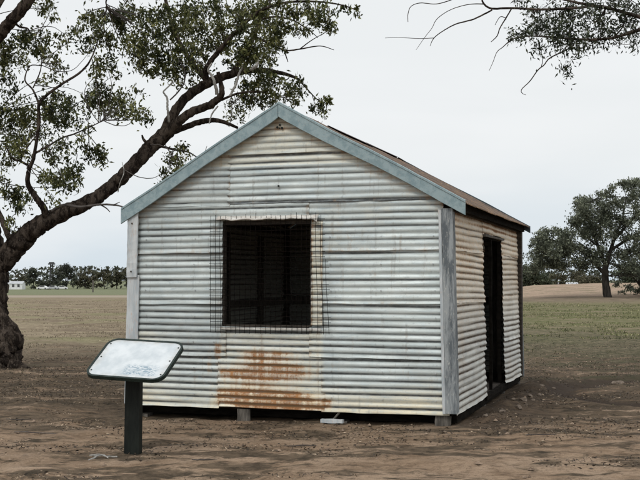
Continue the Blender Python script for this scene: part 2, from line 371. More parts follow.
# ------------------------------------------------------------------ the hut
AX, AY = -.4005, 12.96; RZ = -math.radians(16.7856)
hut = empty('corrugated_hut', (AX, AY, 0), RZ, label='small gabled corrugated iron hut with meshed window and blue-grey barge boards', cat='hut')
PITCH = .074; AMP = .0070
XL, XR, LEN = -1.94, 1.94, 5.78
RIDGE = (-.045, 3.58); EL = (-1.975, 2.42); ER = (2.07, 2.435)
def roofz(x):
    if x < RIDGE[0]: return RIDGE[1] + (x-RIDGE[0])*(RIDGE[1]-EL[1])/(RIDGE[0]-EL[0])
    return RIDGE[1] - (x-RIDGE[0])*(RIDGE[1]-ER[1])/(ER[0]-RIDGE[0])
WIN = (-.756, .325, 1.064, 2.276)
def sheetwall(sheets, holes, place, top=None, step=.05, rustf=None, name='', mat=None, parent=None, dent=1.0, seed=0):
    """overlapping corrugated sheets; sheets: (u0,u1,z0,z1,warm,tone,phase)"""
    rnd = random.Random(seed); verts = []; faces = []; cols = []
    for si, s in enumerate(sheets):
        u0, u1, z0, z1, warm, tone = s[:6]
        us = list(np.linspace(u0, u1, max(2, int((u1-u0)/step)+1))); zs = list(np.linspace(z0, z1, max(2, int((z1-z0)/(PITCH/8))+1)))
        for (h0, h1, g0, g1) in holes:
            us = sorted(set([round(u, 5) for u in us] + [h for h in (h0, h1) if u0 < h < u1])); zs = sorted(set([round(z, 5) for z in zs] + [g for g in (g0, g1) if z0 < g < z1]))
        b = len(verts); nu, nz = len(us), len(zs)
        skew = rnd.uniform(-.012, .012)*dent; ph = rnd.uniform(-.004, .004); bow = rnd.uniform(-.01, .014)*dent
        s1, s2, s3 = rnd.uniform(0, 99), rnd.uniform(0, 99), rnd.randint(0, 99)
        U, Z = np.meshgrid(np.array(us), np.array(zs), indexing='ij')
        t = (Z-z0)/(z1-z0)
        lap = .013*(1-t) + .0015*si % .004
        zz = Z + skew*(U-(u0+u1)/2) + .006*(vnoise(U*1.3+s1, Z*.5, s3)-.5)*dent
        phs = (Z-.15)/PITCH*2*PI + 1.5*(vnoise(U*.9+s2, Z*1.2, s3+1)-.5)*dent*.35
        wave = np.cos(phs); row = np.floor((phs+PI)/(2*PI)); rowv = .45*hash2(row, row*0+s3, 3) + .75*vnoise(U*1.1+s1, row*3.7, s3+12)
        rowv = np.clip(rowv*1.25, .12, 1.15)
        dnt = (vnoise(U*2.2+s2, Z*3+s1, s3+2)-.5)*.016*dent + (vnoise(U*9+s2, Z*11, s3+3)-.5)*.005*dent + bow*4*((U-u0)*(u1-U))/max((u1-u0)**2, .1)
        out = AMP*wave*(.55+.5*rowv)*(1-.25*vnoise(U*3, Z*2, s3+4)) + lap + dnt + .004
        edge = .012*np.exp(-((Z-z0)/.012)**2)*(vnoise(U*6+s1, Z*0, s3+7)-.35)*dent
        out = out + edge; zz = zz + np.where(t < .02, -.006*vnoise(U*5+s1, U*0, s3+8), 0)
        for i in range(nu):
            for j in range(nz):
                if top is not None:
                    zz[i, j] = min(zz[i, j], top(us[i])) if zz[i, j] > top(us[i]) else zz[i, j]
                verts.append(place(us[i], zz[i, j], out[i, j]))
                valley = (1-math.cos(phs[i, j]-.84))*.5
                # shade under crests and lap edges painted into the colour, together with grime
                lapd = math.exp(-((Z[i, j]-z0)/.010)**2)*.5 + math.exp(-((Z[i, j]-z1+.054)/.012)**2)*.55
                seam = math.exp(-((us[i]-u0)/.03)**2) + math.exp(-((us[i]-u1)/.03)**2)
                rs = rustf(us[i], Z[i, j], si) if rustf else 0
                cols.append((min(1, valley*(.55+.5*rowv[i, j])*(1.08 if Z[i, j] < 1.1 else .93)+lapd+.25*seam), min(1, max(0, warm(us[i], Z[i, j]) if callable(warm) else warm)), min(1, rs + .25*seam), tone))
        for i in range(nu-1):
            for j in range(nz-1):
                uc, zc = (us[i]+us[i+1])/2, (zs[j]+zs[j+1])/2
                if any(h0 < uc < h1 and g0 < zc < g1 for (h0, h1, g0, g1) in holes): continue
                if top is not None and zs[j]-.02 > max(top(us[i]), top(us[i+1])): continue
                faces.append((b+i*nz+j, b+(i+1)*nz+j, b+(i+1)*nz+j+1, b+i*nz+j+1))
    me = bpy.data.meshes.new(name); me.from_pydata(verts, [], faces); me.update()
    ca = me.color_attributes.new('wear_shade', 'FLOAT_COLOR', 'POINT'); ca.data.foreach_set('color', np.array(cols, np.float32).ravel())
    return link(name, me, mat, parent, True)
lean = lambda x, z: x*(1-.010*z)
def g(x, c, w): return math.exp(-((x-c)/w)**2)
def front_warm(u, z):
    w = .75*max(0, 1-(z-.15)/.34)*(1 if u > -.9 else .6) + .35*g(u, -1.8, .35)*(z < 1) + .2
    if -.79 < u < .47 and z < 1.0: w += .35
    if z > 2.9: w += .35
    w += .25*max(0, z-(roofz(u)-.30))*3
    return w
def front_rust(u, z, si):
    r = 0
    # rusted patch under the window
    r += 2.1*g(z, .28, .065)*sstep(-.84, -.76, u)*(1-sstep(-.05, .60, u))
    r += .85*g(z, .54, .06)*sstep(-.80, -.74, u)*(1-sstep(.1, .5, u))
    r += .70*g(z, .75, .05)*sstep(-.60, -.40, u)*(1-sstep(.0, .30, u)) + .7*g(z, .63, .05)*sstep(-.5, -.35, u)*(1-sstep(.1, .4, u))
    r += 1.15*g(z, .19, .055)*sstep(-.7, -.5, u)*(1-sstep(.3, .6, u))
    r += 1.1*g(u, -.80, .035)*g(z, .80, .08) + 1.05*g(u, .51, .05)*g(z, .24, .06) + .8*g(u, -.93, .02)*g(z, .62, .1)
    r += .60*g(u, -.3, .45)*(z < .95)*g(z, .48, .30)
    r += .30*g(z, 1.93, .02) + .22*g(z, 1.345, .015)
    r += .55*g(u, .62, .02)*g(z, 2.46, .05) + .5*g(u, -.05, .1)*g(z, 3.32, .06)
    r += .30*max(0, 1-(roofz(u)-.15-z)/.16)
    return min(1.1, float(r))
front_sheets = [
    (-1.86, -.78, .150, .79, front_warm, .55), (.44, 1.88, .142, .79, front_warm, .62),
    (-1.86, -.70, .735, 1.38, front_warm, .45), (.30, 1.88, .745, 1.38, front_warm, .70),
    (-1.86, -.74, 1.325, 1.97, front_warm, .60), (.30, 1.88, 1.345, 1.98, front_warm, .78),
    (-1.86, .30, 1.915, 2.52, front_warm, .50), (.27, 1.86, 1.93, 2.53, front_warm, .72),
    (-1.80, -.67, 2.45, 3.10, front_warm, .42), (-.70, 1.84, 2.475, 3.08, front_warm, .66),
    (-1.20, 1.20, 3.035, 3.60, front_warm, .60),
    (-.80, .475, .160, 1.075, front_warm, .66),
]
frontplace = lambda u, z, o: (lean(u, z), -o - (.012 if False else 0), z)
fw = sheetwall(front_sheets, [WIN], frontplace, lambda u: roofz(u)-.03, .045, front_rust, 'front_wall', M_TINF, hut, 1.0, 3)
side_warm = lambda u, z: .30 + .65*sstep(.7, 1.9, z)
def side_rust(u, z, si):
    r = .50*sstep(.9, 2.1, z)*(.3+1.2*float(vnoise(np.array(u*1.7), np.array(z*2.2), 77)))*(.5+.5*math.cos((z-.15)/PITCH*2*PI+PI)) + .22*max(0, 1-(z-.15)/.15) + .55*g(z, 2.3, .05) + .30*g(z, 1.35, .03)
    return min(.85, float(r))
DOOR = (2.19, 3.87, .14, 2.15)
side_sheets = [(0.0, 2.20, .150, .80, side_warm, .6), (3.86, 5.78, .150, .80, side_warm, .6), (0.0, 2.19, .74, 1.40, side_warm, .5), (3.86, 5.78, .74, 1.40, side_warm, .7),
    (0, 2.19, 1.34, 1.99, side_warm, .62), (3.87, 5.78, 1.34, 1.99, side_warm, .5), (0, 2.21, 1.93, 2.40, side_warm, .55), (2.17, 5.78, 1.95, 2.40, side_warm, .7)]
rw = sheetwall(side_sheets, [DOOR], lambda u, z, o: (lean(XR, z)+o-.004, u, z), None, .055, side_rust, 'side_wall', M_TINS, hut, 1.3, 5)
lw = sheetwall([(0, 5.78, a, b_, .3, t) for a, b_, t in ((.15, .80, .5), (.74, 1.40, .6), (1.34, 1.99, .45), (1.93, 2.47, .6))], [], lambda u, z, o: (lean(XL, z)-o+.004, u, z), None, .2, None, 'side_wall', M_TIND, hut, 1, 6)
bw = sheetwall([(-1.99, 1.97, a, b_, .3, t) for a, b_, t in ((.15, .80, .5), (.74, 1.40, .6), (1.34, 1.99, .45), (1.93, 2.54, .6), (2.48, 3.1, .5), (3.04, 3.6, .5))], [], lambda u, z, o: (lean(u, z), LEN+o-.004, z), lambda u: roofz(u)-.03, .12, None, 'rear_wall', M_TIND, hut, 1, 8)
# roof: corrugations run down the slope
def roofslope(p0, p1, name, y0=-.075, y1=5.90, seed=0):
    ys = np.arange(y0, y1+.001, PITCH/8); n = 18; verts = []; cols = []; faces = []
    d = Vector((p1[0]-p0[0], 0, p1[1]-p0[1])).normalized(); nn = Vector((-d.z, 0, d.x)) if d.x > 0 else Vector((d.z, 0, -d.x))
    for i in range(n+1):
        t = i/n
        for j, y in enumerate(ys):
            w = math.cos((y)/PITCH*2*PI); k = int((y-y0)/.76)
            rag = (.05*hash2(np.array(k), np.array(seed))-.01)*(i == n)
            o = AMP*w + .02*(float(vnoise(np.array(t*3.), np.array(y*.8), seed))-.5) + .006*(k % 2) - .012
            p = Vector((p0[0]+(p1[0]-p0[0])*t, y, p0[1]+(p1[1]-p0[1])*t)) + nn*o + d*float(rag)
            verts.append(p); cols.append(((1-w)/2, .3, .55 + .4*float(vnoise(np.array(t*4.), np.array(y*.9), seed+2)), .3+.6*float(hash2(np.array(k), np.array(5)))))
    m_ = len(ys)
    for i in range(n):
        for j in range(m_-1): faces.append((i*m_+j, (i+1)*m_+j, (i+1)*m_+j+1, i*m_+j+1))
    me = bpy.data.meshes.new(name); me.from_pydata(verts, [], faces); me.update()
    ca = me.color_attributes.new('wear_shade', 'FLOAT_COLOR', 'POINT'); ca.data.foreach_set('color', np.array(cols, np.float32).ravel())
    return link(name, me, M_TINR, hut, True)
roof_r = roofslope(RIDGE, ER, 'roof', seed=3); tag(roof_r, label='rusty brown right slope of the roof')
roof_l = roofslope(RIDGE, EL, 'roof', seed=4)
mb = MB()  # ridge capping
for sx, E_ in ((1, ER), (-1, EL)):
    d = Vector((E_[0]-RIDGE[0], 0, E_[1]-RIDGE[1])).normalized()
    a = Vector((RIDGE[0], 0, RIDGE[1]+.018)); b_ = a + d*.14
    for y0, y1 in ((1.9, 3.9), (3.88, 5.92)):
        k = .004*(y0 > 3)
        mb.add([(a.x, y0, a.z+k), (b_.x, y0, b_.z+k), (b_.x, y1, b_.z+k), (a.x, y1, a.z+k)], [(0, 1, 2, 3)])
mb.build('ridge_cap', M_TINR, hut)
# barge boards (front and rear)
def barge(P0, P1, y0, y1, drop, name, mat, n=24, sag=.006):
    mb = MB(); vs = []
    for i in range(n+1):
        t = i/n; x = P0[0]+(P1[0]-P0[0])*t; z = P0[1]+(P1[1]-P0[1])*t + sag*math.sin(t*9+P1[0]) + random.uniform(-.0015, .0015)
        dr = drop + .008*math.sin(t*7+1) - .02*t*(P1[0] > 0) + .012*t*(P1[0] < 0)
        if i == 0: dr = drop
        vs += [(x, y0, z+.012), (x, y1, z+.012), (x, y1, z-dr), (x, y0, z-dr)]
    fs = [(3, 2, 1, 0), tuple(n*4+k for k in range(4))]
    for i in range(n):
        for k in range(4): fs.append((i*4+k, i*4+(k+1) % 4, (i+1)*4+(k+1) % 4, (i+1)*4+k))
    mb.add(vs, fs)
    o = mb.build(name, mat, hut)
    bv = o.modifiers.new('b', 'BEVEL'); bv.width = .003; bv.segments = 1; bv.limit_method = 'ANGLE'
    return o
barge((RIDGE[0]+.002, RIDGE[1]), (ER[0], ER[1]), -.105, -.080, .148, 'barge_board', M_FASCIA)
barge((RIDGE[0]-.002, RIDGE[1]), (EL[0]-.01, EL[1]), -.105, -.080, .148, 'barge_board', M_FASCIA)
barge((RIDGE[0]+.002, RIDGE[1]), (ER[0]+.01, ER[1]), 5.905, 5.93, .11, 'barge_board', M_FASCIA2)
barge((RIDGE[0]-.002, RIDGE[1]), (EL[0]-.01, EL[1]), 5.905, 5.93, .11, 'barge_board', M_FASCIA2)
# thin folded metal lip on top of the front barge boards
for E_, s in ((ER, 1), (EL, -1)):
    mb = MB(); n = 20; vs = []
    for i in range(n+1):
        t = i/n; x = RIDGE[0]+(E_[0]-RIDGE[0])*t; z = RIDGE[1]+.018+(E_[1]-RIDGE[1])*t+.006*math.sin(t*9+E_[0]) + random.uniform(-.002, .003)
        vs += [(x, -.112, z), (x, -.02, z+.004), (x, -.02, z+.009), (x, -.112, z+.005), (x, -.112, z-.018)]
    fs = []
    for i in range(n):
        a = i*5; c = a+5; fs += [(a, a+1, c+1, c), (a+1, a+2, c+2, c+1), (a+2, a+3, c+3, c+2), (a+3, a+4, c+4, c+3)]
    mb.add(vs, fs); mb.build('barge_flashing', M_FASCIA, hut)
# rafters and purlins under the roof
for y in (.4, 2.1, 3.8, 5.5):
    for E_ in (ER, EL):
        mb = MB(); d = Vector((E_[0]-RIDGE[0], 0, E_[1]-RIDGE[1])); L = d.length-.14; ang = math.atan2(-d.z, d.x)
        M_ = Matrix.Translation((RIDGE[0], y, RIDGE[1]-.055)) @ Matrix.Rotation(ang, 4, 'Y')
        mb.box(.03, L, -.02, .02, -.09, -.01, M_); mb.build('rafter', M_DARKWOOD, hut)
mb = MB(); mb.plank(XR-.03, XR-.012, .02, 5.74, 2.34, 2.475, 14, .003, 1); o = mb.build('eave_strip', M_DARKWOOD, hut)
mb = MB(); mb.plank(XR+.012, XR+.055, .0, 5.84, 2.35, 2.452, 14, .005, 1); o = mb.build('eave_strip', M_BLACKWOOD, hut)  # black strip added to stand for the shade under the right eave
mb = MB(); mb.plank(XL-.02, XL+.05, .02, 5.77, 2.36, 2.42, 14, .003, 1); o = mb.build('eave_strip', M_DARKWOOD, hut)
# corner boards
def board(name, x0, x1, y0, y1, z0, z1, mat, j=.003, n=14, lb=None):
    mb = MB(); mb.plank(x0, x1, y0, y1, z0, z1, n, j); mb.v = [(lean(a, c), b_, c) for a, b_, c in mb.v]
    o = mb.build(name, mat, hut); bv = o.modifiers.new('b', 'BEVEL'); bv.width = .004; bv.segments = 2; bv.limit_method = 'ANGLE'
    if lb: o['label'] = lb
    return o
board('corner_board', 1.845, 1.968, -.062, -.034, .165, 2.37, M_GREYWOOD, .003)
board('corner_board', 1.945, 1.968, -.033, .10, .17, 2.36, M_GREYWOOD, .003)
board('corner_strip', 1.808, 1.842, -.050, -.032, .16, 2.36, M_PALEWOOD, .003)
board('corner_board', -1.955, -1.80, -.052, -.034, .16, 1.66, M_PALEWOOD, .003, lb='pale lower board on the left corner')
board('corner_board', -1.955, -1.82, -.078, -.055, 1.63, 2.40, M_PALEWOOD, .004, lb='pale bolted upper board on the left corner')
board('corner_board', -1.965, -1.945, -.03, .10, .16, 2.34, M_GREYWOOD, .003)
mb = MB()
for (x, z) in ((-1.86, 1.70), (-1.85, 2.26)):
    mb = MB(); mb.tube([(x, -.088, z), (x, -.078, z)], .009, 8); mb.build('bolt', M_DARKWOOD, hut)
board('corner_post', 1.945, 1.985, 5.80, 5.84, .10, 2.36, M_GREYWOOD, .003, lb='thin grey post at the far right corner')
# holes near the apex
mb = MB()
for (x, z, r) in ((-.075, 3.325, .013), (-.045, 3.35, .012), (-.02, 3.315, .014), (-.05, 3.315, .008), (-.06, 2.66, .011)):
    mb = MB(); mb.tube([(x, -.0395, z), (x, -.030, z)], r, 10); mb.build('bolt_hole', M_POST, hut)
# nails/roofing screws on crests
mb = MB(); rn = random.Random(4)
for u in (-1.72, -1.1, -.86, .56, 1.15, 1.74):
    for zc in np.arange(.15+PITCH*2, 2.3, PITCH*4):
        z = zc + rn.uniform(-.004, .004); x = u + rn.uniform(-.012, .012)
        mb = MB(); mb.tube([(lean(x, z), -.024, z), (lean(x, z), -.034, z)], .006, 6); mb.build('roofing_nail', M_GREYROOF, hut)
# window: timber frame > wire mesh, flashing, sill
x0, x1, z0, z1 = WIN
mb = MB(); t = .045
mb.box(x0-.0, x0+t*.5, .012, .09, z0, z1); mb.box(x1-t*.6, x1, .012, .09, z0, z1); mb.box(x0+t*.5, x1-t*.6, .014, .088, z1-t, z1); mb.box(x0+t*.5, x1-t*.6, .014, .088, z0, z0+t*.6)
win = mb.build('window_frame', M_DARKWOOD, hut)
mb = MB(); vs = []; n = 30
for i in range(n+1):
    u = -.80 + 1.215*i/n; w = .006*math.sin(i*.9)+random.uniform(-.003, .003); e = .035*sstep(.35, .415, u)
    vs += [(u, -.020-e*.2, 2.328+w*.6), (u, -.050-e*.7, 2.312+w-e*.2), (u, -.080-e*1.0, 2.288+w-e*1.2), (u, -.072-e*.8, 2.280+w-e*1.5)]
fs = []
for i in range(n):
    for k in range(3): fs.append((i*4+k, (i+1)*4+k, (i+1)*4+k+1, i*4+k+1))
mb.add(vs, fs); fl = mb.build('window_flashing', M_FLASH, win, smooth=True)
so = fl.modifiers.new('s', 'SOLIDIFY'); so.thickness = .004
mb = MB(); mb.plank(-.76, .44, -.050, -.036, 1.040, 1.062, 16, .003, 0); mb.build('window_sill', M_FLASH, win)
jb = sheetwall([(x1+.002, x1+.13, 1.10, 2.27, .7, .7)], [], lambda u, z, o: (u, -o-.020, z), None, .03, lambda u, z, s_: .10+.3*g(u, x1, .03), 'window_jamb', M_TINF, win, 1.2, 14)
# weld mesh
mb = MB(); mx0, mx1, mz0, mz1 = -.862, .552, 1.005, 2.335; cell = .0605
def bulge(u, z): return -.078 - .030*sstep(.2, .55, u)*sstep(1.0, 1.6, z) - .012*math.sin(u*5+z*3) - .01*g(z, 1.9, .3)
nxw = int((mx1-mx0)/cell)+1
for i in range(nxw):
    u = mx0 + i*cell; zt = mz1 + rn.uniform(-.015, .02) - (.02 if u > .5 else 0)
    if u > .50: zt = 1.83
    zb = mz0 + rn.uniform(-.012, .004)
    mb.tube([(u + .006*math.sin(z*4+i) - .014*sstep(.3, .55, u)*(z-1.6), bulge(u, z), z) for z in np.linspace(zb, zt, 16)], .0028, 5)
for k in range(int((mz1-mz0)/cell)+1):
    z = mz0 + k*cell + .004; ue = mx1 - (.055 if z > 1.83 else 0) + rn.uniform(-.004, .02)
    mb.tube([(u, bulge(u, z)-.006, z + .005*math.sin(u*3+k)) for u in np.linspace(mx0-rn.uniform(0, .012), ue, 18)], .0028, 5)
mb.build('wire_mesh', M_WIRE, win)
# interior: floor, studs, rail, partition
mb = MB(); mb.box(XL+.06, XR-.06, .10, LEN-.06, .13, .165); mb.build('floor', M_DARKWOOD, hut)
for (x, y) in ((-1.1, 5.66), (-.2, 5.66), (.75, 5.66), (1.5, 5.66)):
    mb = MB(); mb.plank(x, x+.09, y, y+.07, .17, 2.5, 6, .003); mb.build('stud', M_STUMP, hut)
mb = MB(); mb.plank(-1.86, 1.86, 5.60, 5.65, 1.22, 1.34, 8, .004, 0); mb.build('rail', M_STUMP, hut)
for y in (1.6, 3.0, 4.4):
    mb = MB(); mb.plank(XL+.03, XL+.10, y, y+.07, .17, 2.28, 6, .003); mb.build('stud', M_STUMP, hut)
mb = MB(); mb.plank(XL+.03, XL+.08, .2, 5.6, 1.20, 1.30, 8, .003, 1); mb.build('rail', M_STUMP, hut)
for (x, y) in ((XL-.03, LEN-.12), (XR-.09, LEN-.12)): mb = MB(); mb.plank(x, x+.12, y, y+.14, .10, 2.46, 6, .002); mb.build('corner_stud', M_DARKWOOD, hut)
for x in (-.84, .34): mb = MB(); mb.plank(x, x+.07, .012, .085, .17, 3.0, 6, .003); mb.build('stud', M_DARKWOOD, hut)
# door opening on the right side: frame, inner post, a leaf swung inwards
mb = MB(); dx = XR-.035
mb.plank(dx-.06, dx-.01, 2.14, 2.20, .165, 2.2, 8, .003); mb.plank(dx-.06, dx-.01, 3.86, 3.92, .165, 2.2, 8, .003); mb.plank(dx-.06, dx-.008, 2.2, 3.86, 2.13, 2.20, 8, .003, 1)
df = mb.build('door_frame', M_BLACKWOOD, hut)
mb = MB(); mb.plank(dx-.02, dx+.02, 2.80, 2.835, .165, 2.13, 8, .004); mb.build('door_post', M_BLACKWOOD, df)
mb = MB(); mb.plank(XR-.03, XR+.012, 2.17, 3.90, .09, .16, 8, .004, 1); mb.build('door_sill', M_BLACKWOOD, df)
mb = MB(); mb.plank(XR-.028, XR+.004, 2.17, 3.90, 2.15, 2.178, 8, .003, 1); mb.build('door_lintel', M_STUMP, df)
# bearers and stumps
mb = MB(); mb.plank(XL+.08, XR-.05, .22, .32, .035, .128, 12, .004, 0); mb.build('bearer', M_BLACKWOOD, hut)
mb = MB(); mb.plank(XR-.14, XR-.01, .15, LEN-.02, .045, .142, 14, .005, 1); mb.build('bearer', M_BLACKWOOD, hut)
mb = MB(); mb.plank(XL+.02, XL+.12, .15, LEN-.02, .035, .128, 12, .004, 1); mb.build('bearer', M_BLACKWOOD, hut)
mb = MB(); mb.plank(XL+.08, XR-.05, LEN-.14, LEN-.04, .035, .128, 12, .004, 0); mb.build('bearer', M_BLACKWOOD, hut)
k = 0
for (x, y) in ((-1.8, .09), (-.49, .02), (.62, .09), (1.80, .03), (1.84, 2.1), (1.84, 3.9), (1.84, 5.6), (-1.85, 2.9), (-1.85, 5.6), (0, 2.9), (0, 5.7)):
    mb = MB(); w = .085 if k != 1 else .075
    mb.plank(x-w, x+w, y-.02, y+.13, -.09, .034 if k not in (1, 3) else .14, 3, .006); o = mb.build('stump', M_STUMP, hut); k += 1
    if y < .05:
        for v in o.data.vertices:
            if v.co.y > .035: v.co.y = .034
            
# ------------------------------------------------------------------ information sign
sg = empty('lectern_sign', (-1.74, 10.76, 0), math.radians(-18.5), label='small tilted white panel sign on a black post in front of the hut', cat='sign')
S_T = Matrix.Rotation(-math.radians(18.5), 4, 'Z').inverted() @ Matrix.Translation(Vector((-1.713-(-1.74), 10.7-10.76, .862))) @ Matrix.Rotation(-math.radians(18.4847), 4, 'Z') @ Matrix.Rotation(math.radians(2.18), 4, 'Y') @ Matrix.Rotation(math.radians(32.38), 4, 'X')
SW, SH = .798, .594
def rrect(w, h, r, n=8):
    o = []
    for cx, cy, a0 in ((w/2-r, h/2-r, 0), (-w/2+r, h/2-r, 90), (-w/2+r, -h/2+r, 180), (w/2-r, -h/2+r, 270)):
        for i in range(n+1):
            a = math.radians(a0+90*i/n); o.append((cx+r*math.cos(a), cy+r*math.sin(a)))
    return o
def prism(name, outline, z0, z1, mat, parent, inner=None):
    mb = MB(); n = len(outline)
    if inner is None:
        mb.add([(x, y, z0) for x, y in outline] + [(x, y, z1) for x, y in outline], [tuple(reversed(range(n))), tuple(range(n, 2*n))] + [(i, (i+1) % n, n+(i+1) % n, n+i) for i in range(n)])
    else:
        vs = [(x, y, z0) for x, y in outline] + [(x, y, z1) for x, y in outline] + [(x, y, z0) for x, y in inner] + [(x, y, z1) for x, y in inner]; fs = []
        for i in range(n):
            j = (i+1) % n; fs += [(i, j, n+j, n+i), (2*n+j, 2*n+i, 3*n+i, 3*n+j), (n+i, n+j, 3*n+j, 3*n+i), (j, i, 2*n+i, 2*n+j)]
        mb.add(vs, fs)
    o = mb.build(name, mat, parent); o.matrix_local = S_T; return o
m, nt, b = newmat('sun_bleached_panel', .6, .25); q = N(nt)
co = q.n('ShaderNodeTexCoord').outputs['Object']; s_ = q.n('ShaderNodeSeparateXYZ'); q.l(co, s_.inputs[0]); X_, Y_ = s_.outputs[0], s_.outputs[1]
n1 = q.noise(co, 5, 6, .6); n2 = q.noise(co, 60, 5, .7); n3 = q.noise(q.scale(co, (22, 60, 1)), 1.0, 5, .7, 1.2); n4 = q.noise(co, 14, 5, .7)
c = q.mix(q.ramp(n1, .35, .65), (.45, .49, .51), (.58, .61, .62))
edge = q.math('MAXIMUM', q.ramp(q.math('ABSOLUTE', X_), .29, .385), q.ramp(q.math('ABSOLUTE', Y_), .21, .285))
c = q.mix(q.math('MULTIPLY', edge, q.ramp(n4, .35, .65, .1, .8)), c, (.40, .39, .36))
bx = q.math('MULTIPLY', q.ramp(X_, -.07, .0), q.ramp(X_, .34, .25)); by = q.math('MULTIPLY', q.ramp(Y_, -.255, -.225), q.ramp(Y_, -.05, -.13))
sm = q.math('MULTIPLY', q.math('MULTIPLY', bx, by), q.ramp(n3, .46, .56))
c = q.mix(q.math('MULTIPLY', sm, .85), c, (.15, .23, .29))
c = q.mix(q.ramp(n2, .66, .74, 0, .6), c, (.25, .2, .16))
q.l(c, b.inputs['Base Color'])
prism('panel', rrect(SW-.04, SH-.04, .090), -.006, .008, m, sg)
prism('frame', rrect(SW, SH, .11), -.022, .014, M_SFRAME, sg, rrect(SW-.042, SH-.042, .089))
prism('backing', rrect(SW-.02, SH-.02, .10), -.020, -.007, M_POST, sg)
mb = MB()
for sx in (-1, 1):
    for sy in (-1, 0, 1):
        mb = MB(); mb.tube([(sx*(SW/2-.045), sy*(SH/2-.09), .007), (sx*(SW/2-.045), sy*(SH/2-.09), .012)], .008, 8); o = mb.build('rivet', M_SFRAME, sg); o.matrix_local = S_T
mb = MB(); hw = .078
vs = [(-hw, -.035, -.12), (hw, -.035, -.12), (hw, .035, -.12), (-hw, .035, -.12)]
for zc, k in ((.0, 1), (.3, .98), (.62, .97)): vs += [(-hw*k+.0+.012*zc, -.035, zc), (hw*k+.012*zc, -.035, zc), (hw*k+.012*zc, .035, zc), (-hw*k+.012*zc, .035, zc)]
vs += [(-hw*.97+.01, -.035, .80), (hw*.97+.01, -.035, .80), (hw*.97+.01, .035, .84), (-hw*.97+.01, .035, .84)]
fs = [(3, 2, 1, 0), (16, 17, 18, 19)]
for i in range(4):
    for k in range(4): fs.append((i*4+k, i*4+(k+1) % 4, (i+1)*4+(k+1) % 4, (i+1)*4+k))
mb.add(vs, fs); o = mb.build('post', M_POST, sg); bv = o.modifiers.new('b', 'BEVEL'); bv.width = .005; bv.segments = 2

# ------------------------------------------------------------------ trees with drawn limbs
RSC = .71
def poly(mb, Y, pts, sub=6, wob=.12, seg=10, dY=0, rough=0):
    """pts: (px, py, r_px[, dy]) laid out at depth Y"""
    P = []; R = []
    for i, p in enumerate(pts):
        y = Y + (p[3] if len(p) > 3 else 0) + dY*i/max(1, len(pts)-1)
        P.append(at(p[0], p[1], y)); R.append(max(p[2], .2)*y/FPX*RSC)
    pp, rr = smoothpath(P, R, sub, wob)
    mb.tube(pp, rr, seg, True, rough)
    return pp
def clusterfoliage(limbs, clusters, Y, leafL, leafW, dens, twig_mb, spread_y=1.0, twr=.006, subn=12, curved=.25):
    """clusters: (px, py, r_px, density); returns leaf centres. Twigs grow from the nearest limb point."""
    allp = [p for l in limbs for p in l]
    A = np.array([tuple(p) for p in allp]); out = []
    for c in clusters:
        px, py, rp, de = c[:4]; yo = c[4] if len(c) > 4 else RNG.uniform(-1, 1)*spread_y
        C = at(px, py, Y+yo); R = rp*Y/FPX
        Cn = np.array(tuple(C)); near = A[np.argmin(((A-Cn)**2).sum(1) + RNG.uniform(0, .3, len(A)))]
        nv = Vector(near); d = C-nv
        if d.length > .05:
            side = d.cross(Vector((random.uniform(-1, 1), random.uniform(-1, 1), random.uniform(-1, 1)))).normalized()*d.length*curved*random.uniform(-1, 1)
            pth, rr = smoothpath([nv, nv+d*.35+side*.5, nv+d*.7+side*.6, C], [twr*(1.1+d.length*.5), twr*1.5, twr*1.1, twr*.8], 5, .4)
            twig_mb.tube(pth, rr, 5, False)
        n = max(3, int(subn*de**.5*(R/.3)**1.6*1.1)); 
        for k in range(n):
            u = RNG.normal(size=3); u /= np.linalg.norm(u); rad = R*(RNG.uniform()**.45)
            s = Cn + u*rad*np.array([1.15, 1.0, .85])
            sv = Vector(s); ds = sv-C
            if rad > .35*R and random.random() < .7:
                pth, rr = smoothpath([C, C+ds*.5+Vector((random.uniform(-1, 1), random.uniform(-1, 1), random.uniform(-.3, 1)))*.12*R, sv], [twr*.65, twr*.5, twr*.35], 3, .5)
                twig_mb.tube(pth, rr, 4, False)
            m_ = int(dens*de*RNG.uniform(.5, 1.4)); sr = RNG.uniform(.035, .10)*(R/.3)**.3*max(1, leafL/.10)
            off = RNG.normal(size=(m_, 3))*sr*np.array([1, 1, 1.15]); off[:, 2] -= sr*.4
            out.append(s + off)
    return np.concatenate(out)

# --- the big gum tree on the left
YT = 20.95
tb = Vector((-6.05, 20.95, 0))
gum = empty('gum_tree', (tb.x, tb.y, 0), label='big dark gum tree leaning its long limb behind the hut on the left', cat='tree')
mb = MB(); limbs = []
trunk = poly(mb, YT, [(-10, 384, 38), (-10, 366, 31), (-10, 345, 28), (-11, 310, 25), (-11, 275, 26), (-16, 235, 24), (-30, 190, 17), (-48, 120, 15), (-60, 50, 12, .4), (-66, -30, 10, .8), (-60, -110, 7, 1), (-50, -180, 4, 1), (-42, -225, 1, 1.2)], 12, .04, 26, 0, .07)
limbs.append(trunk)
